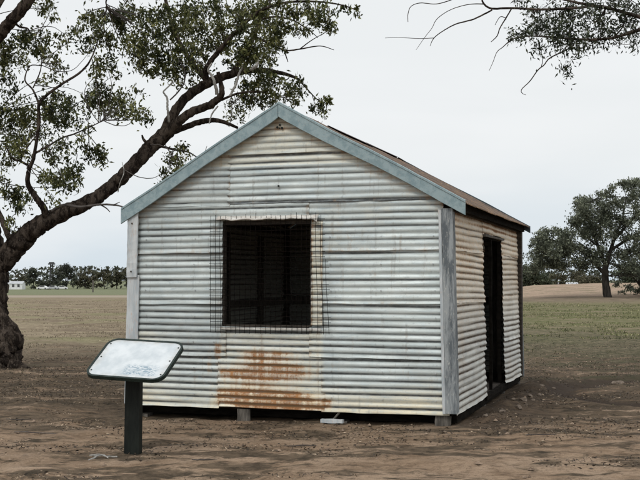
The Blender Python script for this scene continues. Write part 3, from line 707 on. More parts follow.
# burl at the foot
poly(mb, YT-.25, [(-4, 378, 20), (5, 364, 21), (6, 350, 22), (9, 338, 18), (3, 328, 15), (-5, 312, 13), (-8, 290, 8)], 7, .09, 22, 0, .09)
poly(mb, YT-.35, [(-4, 372, 16), (12, 366, 12), (24, 369, 7), (34, 373, 3)], 5, .1, 12, 0, .08)
poly(mb, YT, [(-26, 376, 14), (-40, 370, 8), (-58, 372, 4)], 4, .1, 10)
mb.build('trunk', M_BARK, gum, tb, True)
def limb(pts, name='limb', mat=None, Y=YT, sub=9, wob=.09, seg=16, rough=.07):
    mb = MB(); p = poly(mb, Y, pts, sub, wob, seg, 0, rough); mb.build(name, mat or M_BARK, gum, tb, True); limbs.append(p); return p
limb([(-16, 285, 15), (2, 262, 16), (22, 240, 15, -.1), (46, 221, 12.2, -.2), (78, 207, 10.2, -.2), (102, 194, 9.3, -.1), (126, 173, 9.6), (150, 148, 10.2, .1), (168, 131, 10.5, .2)], sub=12, seg=24)
limb([(163, 138, 9, .2), (172, 116, 7, .2), (187, 97, 6.5, .3), (208, 83, 6.5, .4), (232, 74, 5.5, .5), (255, 70, 4.5, .7), (285, 74, 2.5, .9), (300, 80, 1.5, 1)])
limb([(160, 142, 8, .2), (176, 124, 6.5, 0), (192, 112, 6, -.1), (208, 106, 5.5, -.2), (219, 98, 5, -.3), (222, 90, 3.8, -.4), (218, 72, 2.6, -.5)])
limb([(170, 133, 5, .2), (188, 126, 4.2, .3), (205, 121, 4, .3), (220, 121, 3, .3), (238, 128, 1.8, .4)])
limb([(208, 84, 4, .4), (206, 70, 4, .3), (218, 52, 3.5, .2), (232, 36, 3, 0), (246, 22, 2.4, -.2), (262, 10, 2, -.3), (290, 2, 1.8, -.3), (322, 2, 1.3, -.3), (345, 6, .9, -.3), (360, 12, .5, -.3)])
limb([(232, 36, 2, 0), (252, 24, 1.6), (272, 17, 1.4, .1), (292, 20, 1, .2), (310, 31, .7, .2), (318, 38, .4, .2)])
limb([(240, 28, 1.8, 0), (262, 40, 1.4), (284, 50, 1.2, .1), (300, 49, 1, .2), (320, 46, .7, .2), (334, 50, .4, .2)])
limb([(284, 50, 1.1, .1), (286, 56, .9, .1), (288, 62, .5, .1)]); limb([(300, 49, .9, .2), (312, 40, .6, .2), (330, 30, .4, .2)])
limb([(208, 82, 4, .4), (190, 60, 3.5, .5), (176, 35, 3, .6), (168, 10, 2.6, .7), (160, -25, 2, .8), (150, -60, 1.5, .9)])
limb([(232, 74, 4, .5), (250, 45, 3, .7), (262, 15, 2.5, .9), (275, -20, 2, 1), (290, -60, 1.4, 1.1)])
limb([(221, 100, 2, -.3), (240, 93, 1.5, -.3), (262, 92, 1.2, -.2), (285, 98, .8, -.2)]); limb([(256, 71, 2, .7), (272, 74, 1.4, .7), (285, 80, .9, .8), (290, 76, .6, .8)])
# left sub-limb that forks among the leaves
limb([(47, 222, 6, -.2), (44, 209, 5, -.4), (35, 196, 4.2, -.5), (28, 184, 3.6, -.6), (29, 170, 3, -.7), (33, 160, 2.6, -.8), (36, 145, 2.2, -.8), (39, 122, 2.4, -.8), (39, 104, 2.2, -.9), (47, 95, 2, -.9), (62, 84, 1.8, -1), (78, 74, 1.6, -1), (88, 64, 1.3, -1), (94, 52, 1, -1), (98, 40, .7, -1)])
limb([(39, 104, 1.6, -.9), (33, 90, 1.3, -.9), (25, 80, 1, -.9), (30, 66, .8, -.9), (42, 66, .5, -.9)]); limb([(33, 88, 1, -.9), (40, 72, .8, -.9), (42, 58, .6, -.9)])
limb([(29, 166, 1.8, -.7), (20, 161, 1.6, -.7), (12, 158, 1.3, -.7), (6, 146, 1, -.7)]); limb([(20, 161, 1.2, -.7), (27, 148, 1, -.7), (36, 136, .6, -.7)])
limb([(34, 154, 1.6, -.8), (48, 146, 1.4, -.8), (62, 138, 1.2, -.8), (74, 134, 1.1, -.8), (90, 127, .9, -.8), (104, 120, .5, -.8)])
limb([(10, 240, 4, -.2), (4, 225, 4, 0), (-4, 205, 3.4, .3), (-12, 180, 3, .6), (-10, 150, 2.4, .9), (-4, 110, 2, 1.1)])
# top-left limb crossing the corner of the frame
limb([(-40, 150, 12), (-34, 100, 11, -.5), (-22, 66, 10, -.9), (-6, 42, 9, -1.2), (10, 22, 8.5, -1.4), (26, 4, 8, -1.5), (40, -20, 7, -1.5), (62, -60, 5, -1.4), (90, -100, 3, -1.2), (104, -135, .8, -1)])
limb([(14, 22, 1.8, -1.3), (20, 27, 1.5, -1.2), (28, 29, 1.1, -1.1), (33, 40, .8, -1)])
limb([(62, -60, 3, -1.4), (90, -35, 2, -1), (108, -12, 1.4, -.8), (106, 2, 1.1, -.8), (108, 9, .6, -.8)])
limb([(-30, 175, 8), (-60, 120, 6, 1), (-100, 60, 4.5, 2), (-140, 10, 3, 3), (-160, -25, .8, 3.4)]); limb([(-50, 110, 6), (-20, 40, 4, 1.5), (20, -30, 3, 2.4), (60, -90, 2, 3), (75, -120, .7, 3.2)])
# thin dead branch along the main limb, towards the hut
limb([(52, 211, 2.4, -.6), (64, 205, 2.2, -.7), (80, 207, 1.8, -.8), (100, 204.5, 1.5, -.9), (118, 205.5, 1.2, -1), (130, 210, .7, -1)], 'dead_branch', M_TWIG)
limb([(100, 204.5, 1, -.9), (106, 208, .9, -.9), (110, 212, .5, -.9)], 'dead_branch', M_TWIG); limb([(113, 205, .8, -1), (120, 202, .4, -1)], 'dead_branch', M_TWIG)
limb([(118, 192, .6, -.6), (120, 183, .6, -.8), (124, 172, .6, -.8), (122, 162, .4, -.8)], 'dead_branch', M_DEAD)
# bleached dead wood
limb([(169, 122, 1.6, -.2), (167.5, 108, 1.6, -.3), (167, 98, 1.4, -.3), (163.5, 92, 1.1, -.3), (167, 88, 1.0, -.3), (173, 82, 1.2, -.3)], 'dead_branch', M_DEAD, wob=.2)
limb([(170, 100, 1, -.3), (178, 92, 1, -.3), (184, 83, .9, -.3), (185, 74, .8, -.3), (184, 68, .5, -.3)], 'dead_branch', M_TWIG)
limb([(217, 94, 2.6, -.5), (215, 84, 2.2, -.6), (212, 76, 1.9, -.6), (208, 70, 1.5, -.6), (212, 63, .9, -.6)], 'dead_branch', M_DEAD, wob=.2)
limb([(230, 96, 1.6, -.5), (236, 84, 1.7, -.5), (239, 74, 1.6, -.5), (243, 66, 1.2, -.5), (246, 64, .8, -.5)], 'dead_branch', M_DEAD, wob=.2)
limb([(250, 70, 2, -.4), (256, 66, 2.4, -.4), (259, 60, 1.2, -.4)], 'dead_branch', M_DEAD, wob=.2); limb([(218, 106, 1.1, -.3), (212, 114, 1.1, -.3), (209, 124, .7, -.3)], 'dead_branch', M_DEAD)
limb([(298, 79, 1.2, .9), (308, 90, .9, .9), (318, 100, .7, .9), (328, 104, .4, .9)]); limb([(312, 94, .6, .9), (316, 106, .4, .9), (324, 112, .3, .9)])
limb([(150, 146, 3, 0), (144, 140, 2, 0), (142, 135, 1, 0)], 'dead_branch', M_BARK)
limb([(230, 124, .5, .4), (232, 108, .7, .3), (230, 100, .6, .3)], 'dead_branch', M_DEAD)
limb([(160, 146, 2, .4), (176, 150, 1.4, .5), (188, 152, 1, .5), (201, 158, .7, .5), (207, 146, .3, .5)], 'dead_branch', M_TWIG)
CL = [ # (px, py, r_px, density)
 (45,9,8,.7),(54,16,6,.6),(52,4,5,.6),(35,42,15,1.2),(24,36,9,.8),(45,50,10,1),(10,50,11,.9),(6,62,12,1),(20,58,9,.7),(58,62,9,.5),(4,78,12,1),(12,92,10,.7),(0,30,8,.4),
 (64,34,8,.5),(78,32,9,.6),(92,22,11,.8),(106,18,13,1),(117,14,10,.9),(100,36,13,1.1),(113,38,12,1.1),(86,44,9,.7),(124,28,11,1),(130,40,12,1),(138,48,12,.9),(128,10,10,.7),(140,14,9,.6),
 (48,78,10,.5),(60,70,9,.5),(96,66,9,.6),(106,66,9,.5),(98,74,8,.5),(112,58,8,.5),(88,54,7,.4),(66,44,8,.4),(115,75,5,.4),
 (28,118,13,.9),(12,124,13,.9),(4,110,10,.8),(20,104,9,.5),(52,106,12,.9),(62,112,12,.9),(56,96,10,.7),(72,104,9,.6),(88,96,11,.7),(104,98,12,.9),(108,106,10,.8),(98,88,9,.6),(122,94,8,.6),(124,108,9,.8),(116,110,8,.7),(138,112,8,.7),(146,116,6,.7),(138,90,5,.4),(84,112,8,.5),(60,124,10,.7),(46,116,8,.7),(76,122,7,.5),
 (10,142,12,.9),(20,150,11,.8),(4,160,10,.6),(26,136,10,.8),(42,134,8,.6),(50,150,9,.7),(62,146,9,.7),(58,158,8,.6),(84,138,7,.5),(88,150,8,.6),(96,154,8,.7),(104,152,7,.7),(104,160,6,.6),(86,128,7,.5),
 (60,176,11,1),(50,182,10,1),(72,172,9,.8),(66,184,9,.9),(44,176,8,.8),(80,180,6,.6),(20,198,10,.9),(10,192,9,.8),(22,208,8,.7),(14,220,6,.6),(12,232,4,.5),(54,200,6,.5),(2,180,8,.6),
 (150,22,11,1),(160,12,13,1),(174,14,15,1.1),(190,10,15,1.1),(206,12,15,1.1),(158,34,13,1.1),(172,30,14,1.2),(188,28,15,1.2),(204,30,15,1.3),(220,26,15,1.2),(148,46,12,1),(146,60,10,.9),(158,54,12,1),(170,50,13,1.1),(184,48,13,1.1),(196,52,13,1.1),(214,46,13,1.2),(228,40,12,1.1),
 (164,68,10,.9),(176,66,11,.9),(188,68,11,1),(200,66,11,1.1),(150,72,6,.7),(178,78,7,.6),(192,80,7,.5),(140,30,9,.8),(138,66,6,.5),
 (222,6,13,1),(238,8,13,1),(252,12,13,.9),(266,8,12,.9),(280,6,11,.8),(238,24,11,.8),(252,28,11,.8),(242,50,14,1.3),(254,46,13,1.2),(266,44,12,1.1),(236,62,11,1),(250,60,12,1.2),(264,58,11,1.1),(276,36,11,.9),(270,26,10,.8),(286,24,10,.8),(282,46,8,.7),(296,14,9,.8),(302,28,8,.7),(308,8,8,.7),(318,16,8,.8),(328,24,8,.9),(322,8,7,.7),(334,12,6,.5),(346,6,5,.5),(312,22,7,.7),(356,10,4,.5),
 (262,76,10,.9),(274,80,10,1.1),(284,86,9,1.1),(268,90,10,1.1),(256,86,9,.9),(292,92,8,1.1),(284,96,8,1.1),(244,84,8,.7),(248,98,9,.8),(236,104,8,.6),(260,100,8,.8),(274,100,6,.8),(296,102,6,.9),(230,116,6,.5),(244,112,6,.5),(300,84,5,.4),(302,92,5,.5),
 (313,108,5,.6,.9),(321,104,5,.7,.9),(327,98,4,.7,.9),(322,112,5,.7,.9),(330,100,3,.6,.9),
 (180,148,7,.7),(174,158,8,.8),(168,170,8,.8),(178,168,7,.7),(164,180,7,.7),(184,156,6,.5),(190,176,4,.4),(172,186,4,.5)]
big = [(-40,-20,40,.5),(20,-40,40,.5),(90,-30,34,.6),(150,-30,34,.7),(210,-30,34,.7),(270,-30,30,.6),(60,-80,36,.6),(130,-80,36,.6),(200,-80,32,.6),(-60,60,34,.5),(-50,130,32,.5),(-90,20,40,.6),(-120,90,36,.6),(-130,-30,40,.6),(-20,-110,40,.6),(-80,-110,40,.6),(-60,-170,36,.6),(20,-150,36,.6),(290,-60,24,.6),(-150,30,30,.6),(-50,-200,40,.8),(-10,-190,34,.8),(-90,-170,36,.8),(40,-170,36,.8),(100,-120,34,.9),(150,-75,30,.9),(90,-110,34,.9),(-140,0,36,.8),(-110,-60,40,.8),(-30,-60,40,.8),(-60,-30,40,.7),(300,-50,26,.8),(250,-70,30,.8),(180,-120,30,.7)]
tw = MB()
CL = [(c_[0], c_[1], c_[2]*(.9 if c_[3] >= 1 else 1), c_[3]*(.70 if c_[3] >= 1 else 1.0)) + tuple(c_[4:]) for c_ in CL]
pts = np.concatenate([clusterfoliage(limbs[2:], [c_ for c_ in CL if c_[0] >= 160], YT, .10, .026, 34, tw, 1.2, .0055, 19, .5),
                      clusterfoliage([l for l in limbs[2:] if l[0].x < at(46, 200, YT).x or l[0].x < at(100, 100, YT).x and l[0].z > 3] , [c_ for c_ in CL if c_[0] < 160], YT, .10, .026, 34, tw, 1.2, .0055, 19, .5)])
pts2 = clusterfoliage(limbs, [(a, b_, c, d, random.uniform(-2.5, 3)) for a, b_, c, d in big], YT, .10, .03, 30, tw, 2.5, .010, 15)
# leaves farther back and nearer, so the crown has depth
back = [(px+random.uniform(-16, 16), py+random.uniform(-14, 12), r, d*.35, random.uniform(1.2, 3.5)) for px, py, r, d in [c_[:4] for c_ in CL] if py < 100 and d >= .8 and random.random() < .5]
pts3 = clusterfoliage(limbs, back, YT, .10, .026, 24, tw, 1.3, .006, 13)
tw.build('twigs', M_TWIG, gum, tb)
quads_mesh('crown', np.concatenate([leaves(pts, .092, .036), leaves(pts2, .11, .04), leaves(pts3, .085, .030)]), M_LEAF, gum, tb)

# --- overhanging tree whose trunk stands outside the frame on the right
YO = 12.2; ob = Vector((6.6, 13.6, 0))
ov = empty('overhanging_tree', ob, label='tree at the upper right whose thin bare-tipped boughs hang across the sky', cat='tree')
def Lo(mb, pts, wob=.15, seg=8, sub=6): return poly(mb, YO, pts, sub, wob, seg, 0, .04)
ol = []
mb = MB(); pp, rr = smoothpath([(6.6, 13.6, -.2), (6.55, 13.6, .8), (6.4, 13.5, 2.2), (6.1, 13.3, 3.6), (5.9, 13.2, 5.2), (6.1, 13.2, 6.6)], [.34, .26, .22, .18, .12, .05], 7, .06); mb.tube(pp, rr, 16, True, .05)
mb.build('trunk', M_BARK, ov, ob, True)
for pts in ([(860, -90, 9, 1), (760, 0, 6, .6), (700, 22, 4.2, .3), (640, 30, 2.6), (612, 38, 2.0), (580, 39.5, 1.7), (550, 37, 1.3), (531, 36, 1), (513, 39, .8), (503, 47, .6), (497, 52, .5), (493, 62, .4), (489, 71, .3)],
            [(850, -130, 8, 1), (750, -10, 5, .5), (690, 22, 3.8, .2), (655, 22, 3.2), (640, 17.5, 3), (612, 9, 2.6), (595, 6, 2.4), (570, 1, 1.8), (555, -3, 1.2)],
            [(640, 17.5, 2.2), (602, 6.5, 2.2), (575, 8, 1.9), (545, 9.5, 1.7), (512, 8, 1.6), (492, 8.5, 1.5), (484, 4, 1.4), (481, -4, 1)],
            [(492, 10, 1.2), (474, 19, 1.1), (456, 24, .9), (443, 31, .7), (434, 38, .6), (430, 46, .3)], [(434, 38, .5), (418, 38.5, .4), (398, 37.5, .4), (385, 38, .3)],
            [(484, 4, .9), (468, 4.5, .6), (450, 10, .5), (437, 19, .5), (432, 28, .4), (425, 37, .35), (416, 50, .25)],
            [(481, -6, .8), (462, -4, .8), (448, 1, .7), (436, 4, .6), (420, 3, .6), (411, 6.5, .5), (408, 14, .5), (408, 22, .4)],
            [(574, 45, 1.1), (566, 50, 1), (550, 58, .9), (544, 65, .8), (538, 70, .8), (530, 81, .7), (522, 89, .6), (522, 93, .5), (526, 95, .3)],
            [(512, 8, 1), (506, 18, .9), (500, 28, .8), (497, 36, .7), (491, 42, .5)], [(506, 18, .7), (500, 17, .5), (495, 25, .4)],
            [(612, 39, 1.2), (622, 28, 1), (626, 16, .9), (624, 8, .8), (632, 0, .6)], [(606, 8, 1.4), (600, 18, 1.1), (592, 24, .7)],
            [(700, -20, 3, .4), (650, -22, 2.4, .2), (600, -12, 2), (560, -8, 1.6), (520, -12, 1)]):
    mb = MB(); ol.append(Lo(mb, pts)); mb.build('bough', M_BARK, ov, ob, True)
for a, b_ in (((5.98, 13.25, 4.6), ol[0][0]), ((5.93, 13.2, 5.3), ol[1][0])):
    mb = MB(); pp, rr = smoothpath([a, (Vector(a)+b_)/2+Vector((0, 0, .1)), b_], [.14, .12, .10], 4, .05); mb.tube(pp, rr, 10); mb.build('bough', M_BARK, ov, ob, True)
mb = MB(); pp, rr = smoothpath([ol[1][10], ol[12][0]], [.05, .035], 4); mb.tube(pp, rr, 8); mb.build('bough', M_BARK, ov, ob, True)
# upper boughs of the same tree
for P_ in ([(6.1, 13.2, 6.4), (6.5, 13.6, 7.3), (7.3, 14.1, 8.1), (8.2, 14.3, 8.6)], [(5.92, 13.2, 5.6), (5.4, 13.9, 6.8), (4.9, 14.6, 7.6), (4.5, 15.2, 8.2)], [(6.0, 13.2, 6.0), (6.2, 12.2, 7.0), (6.6, 11.4, 7.8)], [(6.3, 13.5, 3.2), (7.2, 13.9, 4.3), (8.3, 14.2, 5.1), (9.3, 14.1, 5.6)]):
    mb = MB(); pp, rr = smoothpath(P_, [.10, .07, .045, .012][:len(P_)] if len(P_) == 4 else [.09, .05, .012], 6, .1); mb.tube(pp, rr, 8); mb.build('bough', M_BARK, ov, ob, True); ol.append(pp)
UP_ = [p + Vector((random.uniform(-.5, .5), random.uniform(-.5, .5), random.uniform(-.2, .5))) for l in ol[-4:] for p in l[len(l)//3::2]]
OC = [(526,9,5,.7),(538,12,6,.8),(550,14,7,1),(562,16,8,1.1),(575,17,8,1.1),(588,16,7,1),(600,20,6,.8),(545,26,8,1.1),(556,28,8,1.2),(566,32,8,1.2),(576,28,7,1),(537,30,7,1),(530,34,6,.9),(520,35,5,.8),(514,33,4,.7),(552,38,7,1),(562,42,7,1.1),(572,44,8,1.2),(580,48,6,1),(590,42,7,1),(600,41,7,.9),(612,6,6,.5),(626,14,5,.5),(634,34,6,.8),(632,44,5,.6),(540,46,5,.6),(556,2,7,.8),(572,4,7,.8),(590,2,7,.7),(520,2,5,.6),(538,50,3,.4),(618,-4,7,.6),(650,30,12,.7),(670,15,14,.7),(690,35,12,.7),(585,32,6,.7),(532,20,6,.8),(606,14,8,1),(618,20,8,1),(630,24,8,1),(638,10,8,1),(612,2,8,.9),(626,4,8,.9),(610,34,7,.9),(622,38,7,.9),(640,40,7,.9),(598,30,7,.9),(596,10,7,.9),(582,8,7,.9)]
tw = MB(); pts = clusterfoliage(ol, OC, YO, .06, .016, 26, tw, .35, .003, 38)
# one hanging clump on a fine drooping twig
hc = [(562, 69, 3.0, .9, .1), (568, 72, 3.0, .9, .1), (566, 66, 2.5, .7, .1)]
pts_h = clusterfoliage([[at(566, 66, YO+.1)]], hc, YO, .06, .016, 14, tw, .1, .0018, 50)
pp, rr = smoothpath([at(578, 47, YO), at(574, 56, YO+.05), at(567, 66, YO+.1)], [.003, .0024, .002], 4, .4); tw.tube(pp, rr, 4, False)
OB = [(700,-60,30,.6),(760,-40,30,.7),(820,-20,36,.7),(640,-60,26,.6),(580,-60,24,.6),(760,-120,40,.7),(850,-150,40,.7),(900,-60,40,.7),(930,20,30,.7),(800,-200,40,.6),(880,-230,36,.6)]
pts2 = clusterfoliage(ol+[[Vector((6.1, 13.2, 6.4)), Vector((5.9, 13.2, 5.2))]], [(a, b_, c, d, random.uniform(-.6, 2.2)) for a, b_, c, d in OB], YO, .07, .02, 12, tw, 1, .008, 12)
C3 = []
for p in UP_:
    for _ in range(16):
        q0 = np.array(tuple(p)) + RNG.normal(size=3)*.28; C3.append(q0 + RNG.normal(size=(22, 3))*.07)
pts2 = np.concatenate([pts2] + C3)
tw.build('twigs', M_TWIG, ov, ob)
quads_mesh('crown', np.concatenate([leaves(pts, .058, .018), leaves(pts_h, .06, .016), leaves(pts2, .075, .02)]), M_LEAFN, ov, ob)

# --- generic mid/far trees
def fartree(name, label, cat, base, stems, clusters, Y, leafL, leafW, dens, mat, group=None, bark=M_BARK2, subn=8, spread=2., tws=None, sig=.40):
    global RSC
    RSC = .72; z0 = gz(base[0], base[1]); b0 = Vector((base[0], base[1], z0))
    r = empty(name, b0, label=label, cat=cat, group=group); ls = []
    for i, s in enumerate(stems):
        mb = MB(); ls.append(poly(mb, Y, s, 4, .12, 8, 0, .05)); mb.build('trunk' if i == 0 else 'limb', bark, r, b0, True)
    k = Y/FPX; tw = MB(); C = []
    A = np.array([tuple(p) for l in ls for p in l])
    for c in clusters:
        px, py, rp, de = c[:4]; Cc = np.array(tuple(at(px, py, Y+random.uniform(-1, 1)*spread))); R = rp*k
        near = A[np.argmin(((A-Cc)**2).sum(1))]
        pp, rr = smoothpath([near, (near+Cc)/2+RNG.normal(size=3)*R*.15, Cc], [(tws or .035*k*10), (tws or .035*k*10)*.7, (tws or .035*k*10)*.4], 4, .3); tw.tube(pp, rr, 4, False)
        n = max(3, int(subn*de))
        for _ in range(n):
            u = RNG.normal(size=3); u /= np.linalg.norm(u); s = Cc + u*R*RNG.uniform()**.4*np.array([1.1, 1.1, .8])
            m_ = int(dens*RNG.uniform(.5, 1.5)); C.append(s + RNG.normal(size=(m_, 3))*R*sig*np.array([1, 1, .8]))
    tw.build('twigs', bark, r, b0)
    quads_mesh('crown', leaves(np.concatenate(C), leafL, leafW, .3), mat, r, b0)
    return r
def blob(n, x0, x1, top, bot, r, de=1.0, seed=0):
    rd = random.Random(seed); o = []
    for _ in range(n):
        x = rd.uniform(x0, x1); t = top(x); o.append((x, rd.uniform(t+r*.7, max(t+r*.8, bot(x) if callable(bot) else bot)), r*rd.uniform(.7, 1.25), de*rd.uniform(.6, 1.3)))
    return o
# spreading tree on the right (102 m away)
def topR(x):
    P = [(528, 252), (536, 238), (545, 228), (556, 226), (566, 232), (574, 214), (580, 196), (590, 196), (600, 192), (612, 184), (624, 179), (640, 178), (660, 184), (690, 205), (715, 235)]
    for (a, b_), (c, d) in zip(P, P[1:]):
        if a <= x <= c: return b_ + (d-b_)*(x-a)/(c-a)
    return 250
def botR(x): return 270 if x < 560 else (270 if x < 597 else (264 if x < 618 else 280))
cl = blob(290, 530, 712, topR, botR, 6, .9, 3) + [(x, topR(x)+4, 4.5, .9) for x in (536, 545, 556, 580, 590, 601, 612, 622, 633, 644, 655)] + [(538,256,6,.9),(550,262,6,.8),(562,268,5,.6),(560,250,7,.8),(575,262,6,.8),(628,262,7,.8),(640,268,7,.8)]
fartree('spreading_tree', 'broad grey-green tree with a dark trunk standing right of the hut beyond the grass', 'tree', (25.5, 102.4), 
    [[(608, 300, 6.2), (606, 285, 5.2), (605, 272, 4.8), (608, 258, 3.2), (614, 240, 2.2), (622, 220, 1.4), (626, 198, .8)],
     [(606, 276, 2.8), (594, 262, 2.2), (580, 250, 1.8), (562, 243, 1.2), (545, 238, .8)], [(606, 268, 2.6), (598, 246, 2.2), (590, 225, 1.6), (584, 205, .9)],
     [(611, 250, 2.2), (640, 232, 1.8), (665, 220, 1.2), (690, 215, .8)], [(614, 240, 2), (640, 210, 1.5), (652, 192, .9)], [(598, 246, 1.5), (580, 232, 1.1), (572, 222, .6)]],
    cl, 102.4, .25, .12, 13, M_LEAFR, subn=17, spread=3.5, sig=.42, tws=.035)
fartree('leaning_tree', 'low leaning dead-limbed tree at the right edge behind the spreading tree', 'tree', (31.5, 108), 
    [[(655, 300, 4.5), (645, 288, 4.2), (636, 278, 3.6), (626, 270, 2.6), (612, 264, 1.6)], [(640, 282, 2.4), (650, 268, 2), (662, 258, 1.2)]],
    [(618,283,4,.5),(628,288,4,.6),(636,292,4,.7),(644,292,5,.8),(622,292,3,.4),(650,270,8,.9),(662,262,9,.9),(675,272,9,.9),(640,262,7,.9)], 108, .28, .12, 20, M_LEAFR, subn=12, spread=2)
def bush(label, x0, x1, top, bot, Y, mat, n=14, seed=0, L=.3, group='bushes behind the pale mound', dens=26, name='bush', r=None, subn=12):
    cx = (x0+x1)/2; p = at(cx, 280, Y); zb = gz(p.x, Y); pyb = 280 + (1.6-zb)*FPX/Y; w = x1-x0
    tp = lambda x: top + (bot-top)*.75*abs((x-cx)/(w/2))**3
    return fartree(name, label, 'bush' if name == 'bush' else 'tree', (p.x, Y), [[(cx, pyb+1, .03*w), (cx+.03*w, (top+pyb)/2, .022*w), (cx-.04*w, top+(bot-top)*.3, .01*w)]], blob(n, x0+w*.1, x1-w*.1, tp, pyb-1.5, r or w*.16, 1, seed), Y, L, L*.45, dens, mat, group, subn=subn, spread=w*Y/FPX*.25)
bush('dark rounded bush beside the far corner of the hut', 518, 554, 261, 289, 145, M_LEAFB, 20, 1, .34)
bush('olive bush just left of the spreading tree trunk', 568, 602, 268, 287, 160, M_LEAFO, 16, 2, .34)
bush('low dark bush right of the spreading tree trunk', 612, 650, 266, 288, 158, M_LEAFB, 16, 3, .34)
bush('small olive bush between the dark bush and the pale cars', 548, 566, 272, 284, 175, M_LEAFO, 10, 4, .34)
bush('bush past the right edge of the picture', 650, 700, 262, 290, 150, M_LEAFB, 16, 5, .36)
# --- far tree line on the left (about 450 m away)
YF = 450
far = [ # label, x0, x1, top, mat, umbrella
 ('dark pointed tree beside the white shed', 26, 42, 266, M_LEAFF, 1), ('umbrella-crowned tree right of the lattice tower', 56, 77, 264, M_LEAFF, 2), ('olive tree right of the umbrella-crowned tree', 74, 98, 268.5, M_LEAFO, 1),
 ('loose-topped tree midway along the far row', 96, 113, 266, M_LEAFO, 2), ('thin olive tree nearest the left corner of the hut', 110, 124, 269, M_LEAFO, 2), ('far tree hidden partly by the left edge of the hut', 120, 140, 266, M_LEAFO, 2),
 ('low dark bush at the foot of the lattice tower', 40, 60, 274, M_LEAFF, 0), ('low tree behind the white shed', 8, 28, 272, M_LEAFO, 0)]
for i, (lb, x0, x1, top, mt, kind) in enumerate(far):
    bot = 290 if kind < 2 else 285
    nm = 'far_tree'
    Yk = YF + (i*7) % 20; cx = (x0+x1)/2; p = at(cx, 280, Yk); w = x1-x0; zb = gz(p.x, Yk); pyb = 280 + (1.6-zb)*FPX/Yk
    tp = (lambda cx, w, top, pyb: lambda x: top + (pyb-top)*.45*abs((x-cx)/(w/2))**2.2)(cx, w, top, pyb)
    st = [[(cx, pyb+.5, .7), (cx-.5, pyb-6, .55), (cx, top+8, .35), (cx+.3, top+3, .2)], [(cx, pyb-6, .4), (cx-w*.2, top+7, .25)], [(cx, pyb-7, .4), (cx+w*.25, top+8, .25)]]
    c_ = blob(16 if kind else 12, x0+1.5, x1-1.5, tp, (pyb-1.5 if kind == 0 else pyb-2 if kind == 1 else pyb-8.5), w*.13, 1, 20+i)
    if kind == 2: c_ += blob(5, x0+2, x1-2, lambda x: pyb-8, pyb-3, w*.08, .6, 60+i)
    fartree(nm, lb, 'tree', (p.x, Yk), st, c_, Yk, .65, .32, 26, mt, 'trees along the far side of the field', subn=9, spread=2.5)
# distant woodland, one mass
C = []
for x in np.arange(-420, 620, 1.6):
    if -8 < x < 26: pass
    Yw = 520 + 40*math.sin(x*.013) + RNG.uniform(-14, 14); h = 5.0 + 3.5*float(vnoise(np.array(x*.045), np.array(3.), 6)) + 1.5*float(vnoise(np.array(x*.2), np.array(3.), 7))
    n = 26; C.append(np.stack([x+RNG.normal(size=n)*2.2, Yw+RNG.normal(size=n)*3, -2.0 + h*RNG.uniform(0, 1, n)**.6], 1))
C = np.concatenate(C); tag(quads_mesh('far_woodland', leaves(C, 2.0, 1.1, .1), M_LEAFF), label='low band of distant woodland along the horizon', cat='woodland', kind='stuff')

# ------------------------------------------------------------------ far structures
def shed(label, px, Y, w, d, h, rh, group=None, name='shed', rz=0):
    p = at(px, 280, Y); z = gz(p.x, Y); r = empty(name, (p.x, Y, z), rz, label=label, cat='shed', group=group)
    mb = MB(); mb.add([(-w/2, -d/2, 0), (w/2, -d/2, 0), (w/2, d/2, 0), (-w/2, d/2, 0), (-w/2, -d/2, h), (w/2, -d/2, h), (w/2, d/2, h), (-w/2, d/2, h), (-w/2, 0, h+rh), (w/2, 0, h+rh)],
        [(0, 1, 5, 4), (2, 3, 7, 6), (1, 2, 6, 9, 5), (3, 0, 4, 8, 7)]); mb.build('wall', M_WHITE, r)
    mb = MB(); o = .25
    for s in (-1, 1): mb.add([(-w/2-o, s*(d/2+o), h-.1), (w/2+o, s*(d/2+o), h-.1), (w/2+o, 0, h+rh+.05), (-w/2-o, 0, h+rh+.05)], [(0, 1, 2, 3)])
    mb.build('roof', M_GREYROOF, r)
    for x in (-w*.28, w*.05, w*.32):
        mb = MB(); mb.box(x-.45, x+.45, -d/2-.03, -d/2+.02, .9, h-.35); mb.build('window', M_POLE, r)
shed('long low white shed behind the trunk of the big gum tree', 14, 440, 7.5, 5, 2.3, .8)
def farcar(label, px, Y, col, rz=0.0):
    p = at(px, 280, Y); z = gz(p.x, Y); r = empty('parked_car', (p.x, Y, z), rz, label=label, cat='car', group='pale cars parked far across the field')
    pr = [(-2.2, .35), (-2.25, .8), (-1.5, .95), (-.9, 1.42), (.7, 1.45), (1.5, .98), (2.15, .85), (2.2, .35)]; n = len(pr)
    mb = MB(); mb.add([(x, -.85, z_) for x, z_ in pr] + [(x, .85, z_) for x, z_ in pr], [tuple(range(n)), tuple(reversed(range(n, 2*n)))] + [((i+1) % n, i, n+i, n+(i+1) % n) for i in range(n)]); mb.build('body', col, r)
    mb = MB(); mb.add([(-1.2, -.86, 1.0), (1.15, -.86, 1.0), (.65, -.86, 1.36), (-.85, -.86, 1.34)], [(0, 1, 2, 3)]); mb.add([(-1.2, .86, 1.0), (1.15, .86, 1.0), (.65, .86, 1.36), (-.85, .86, 1.34)], [(0, 3, 2, 1)]); mb.build('side_window', M_POLE, r)
    for x in (-1.35, 1.35):
        for y in (-.78, .78): mb = MB(); mb.tube([(x, y-.1, .33), (x, y+.1, .33)], .33, 14); mb.build('wheel', M_POLE, r)
for px, lb in ((43, 'white car parked far off, nearest the lattice tower'), (53, 'silver car parked far off in the middle of the row'), (62, 'pale car parked far off at the right end of the row')):
    farcar(lb, px, 430+px*.1, M_WHITE if px != 53 else M_GREYROOF, random.uniform(-.3, .3))
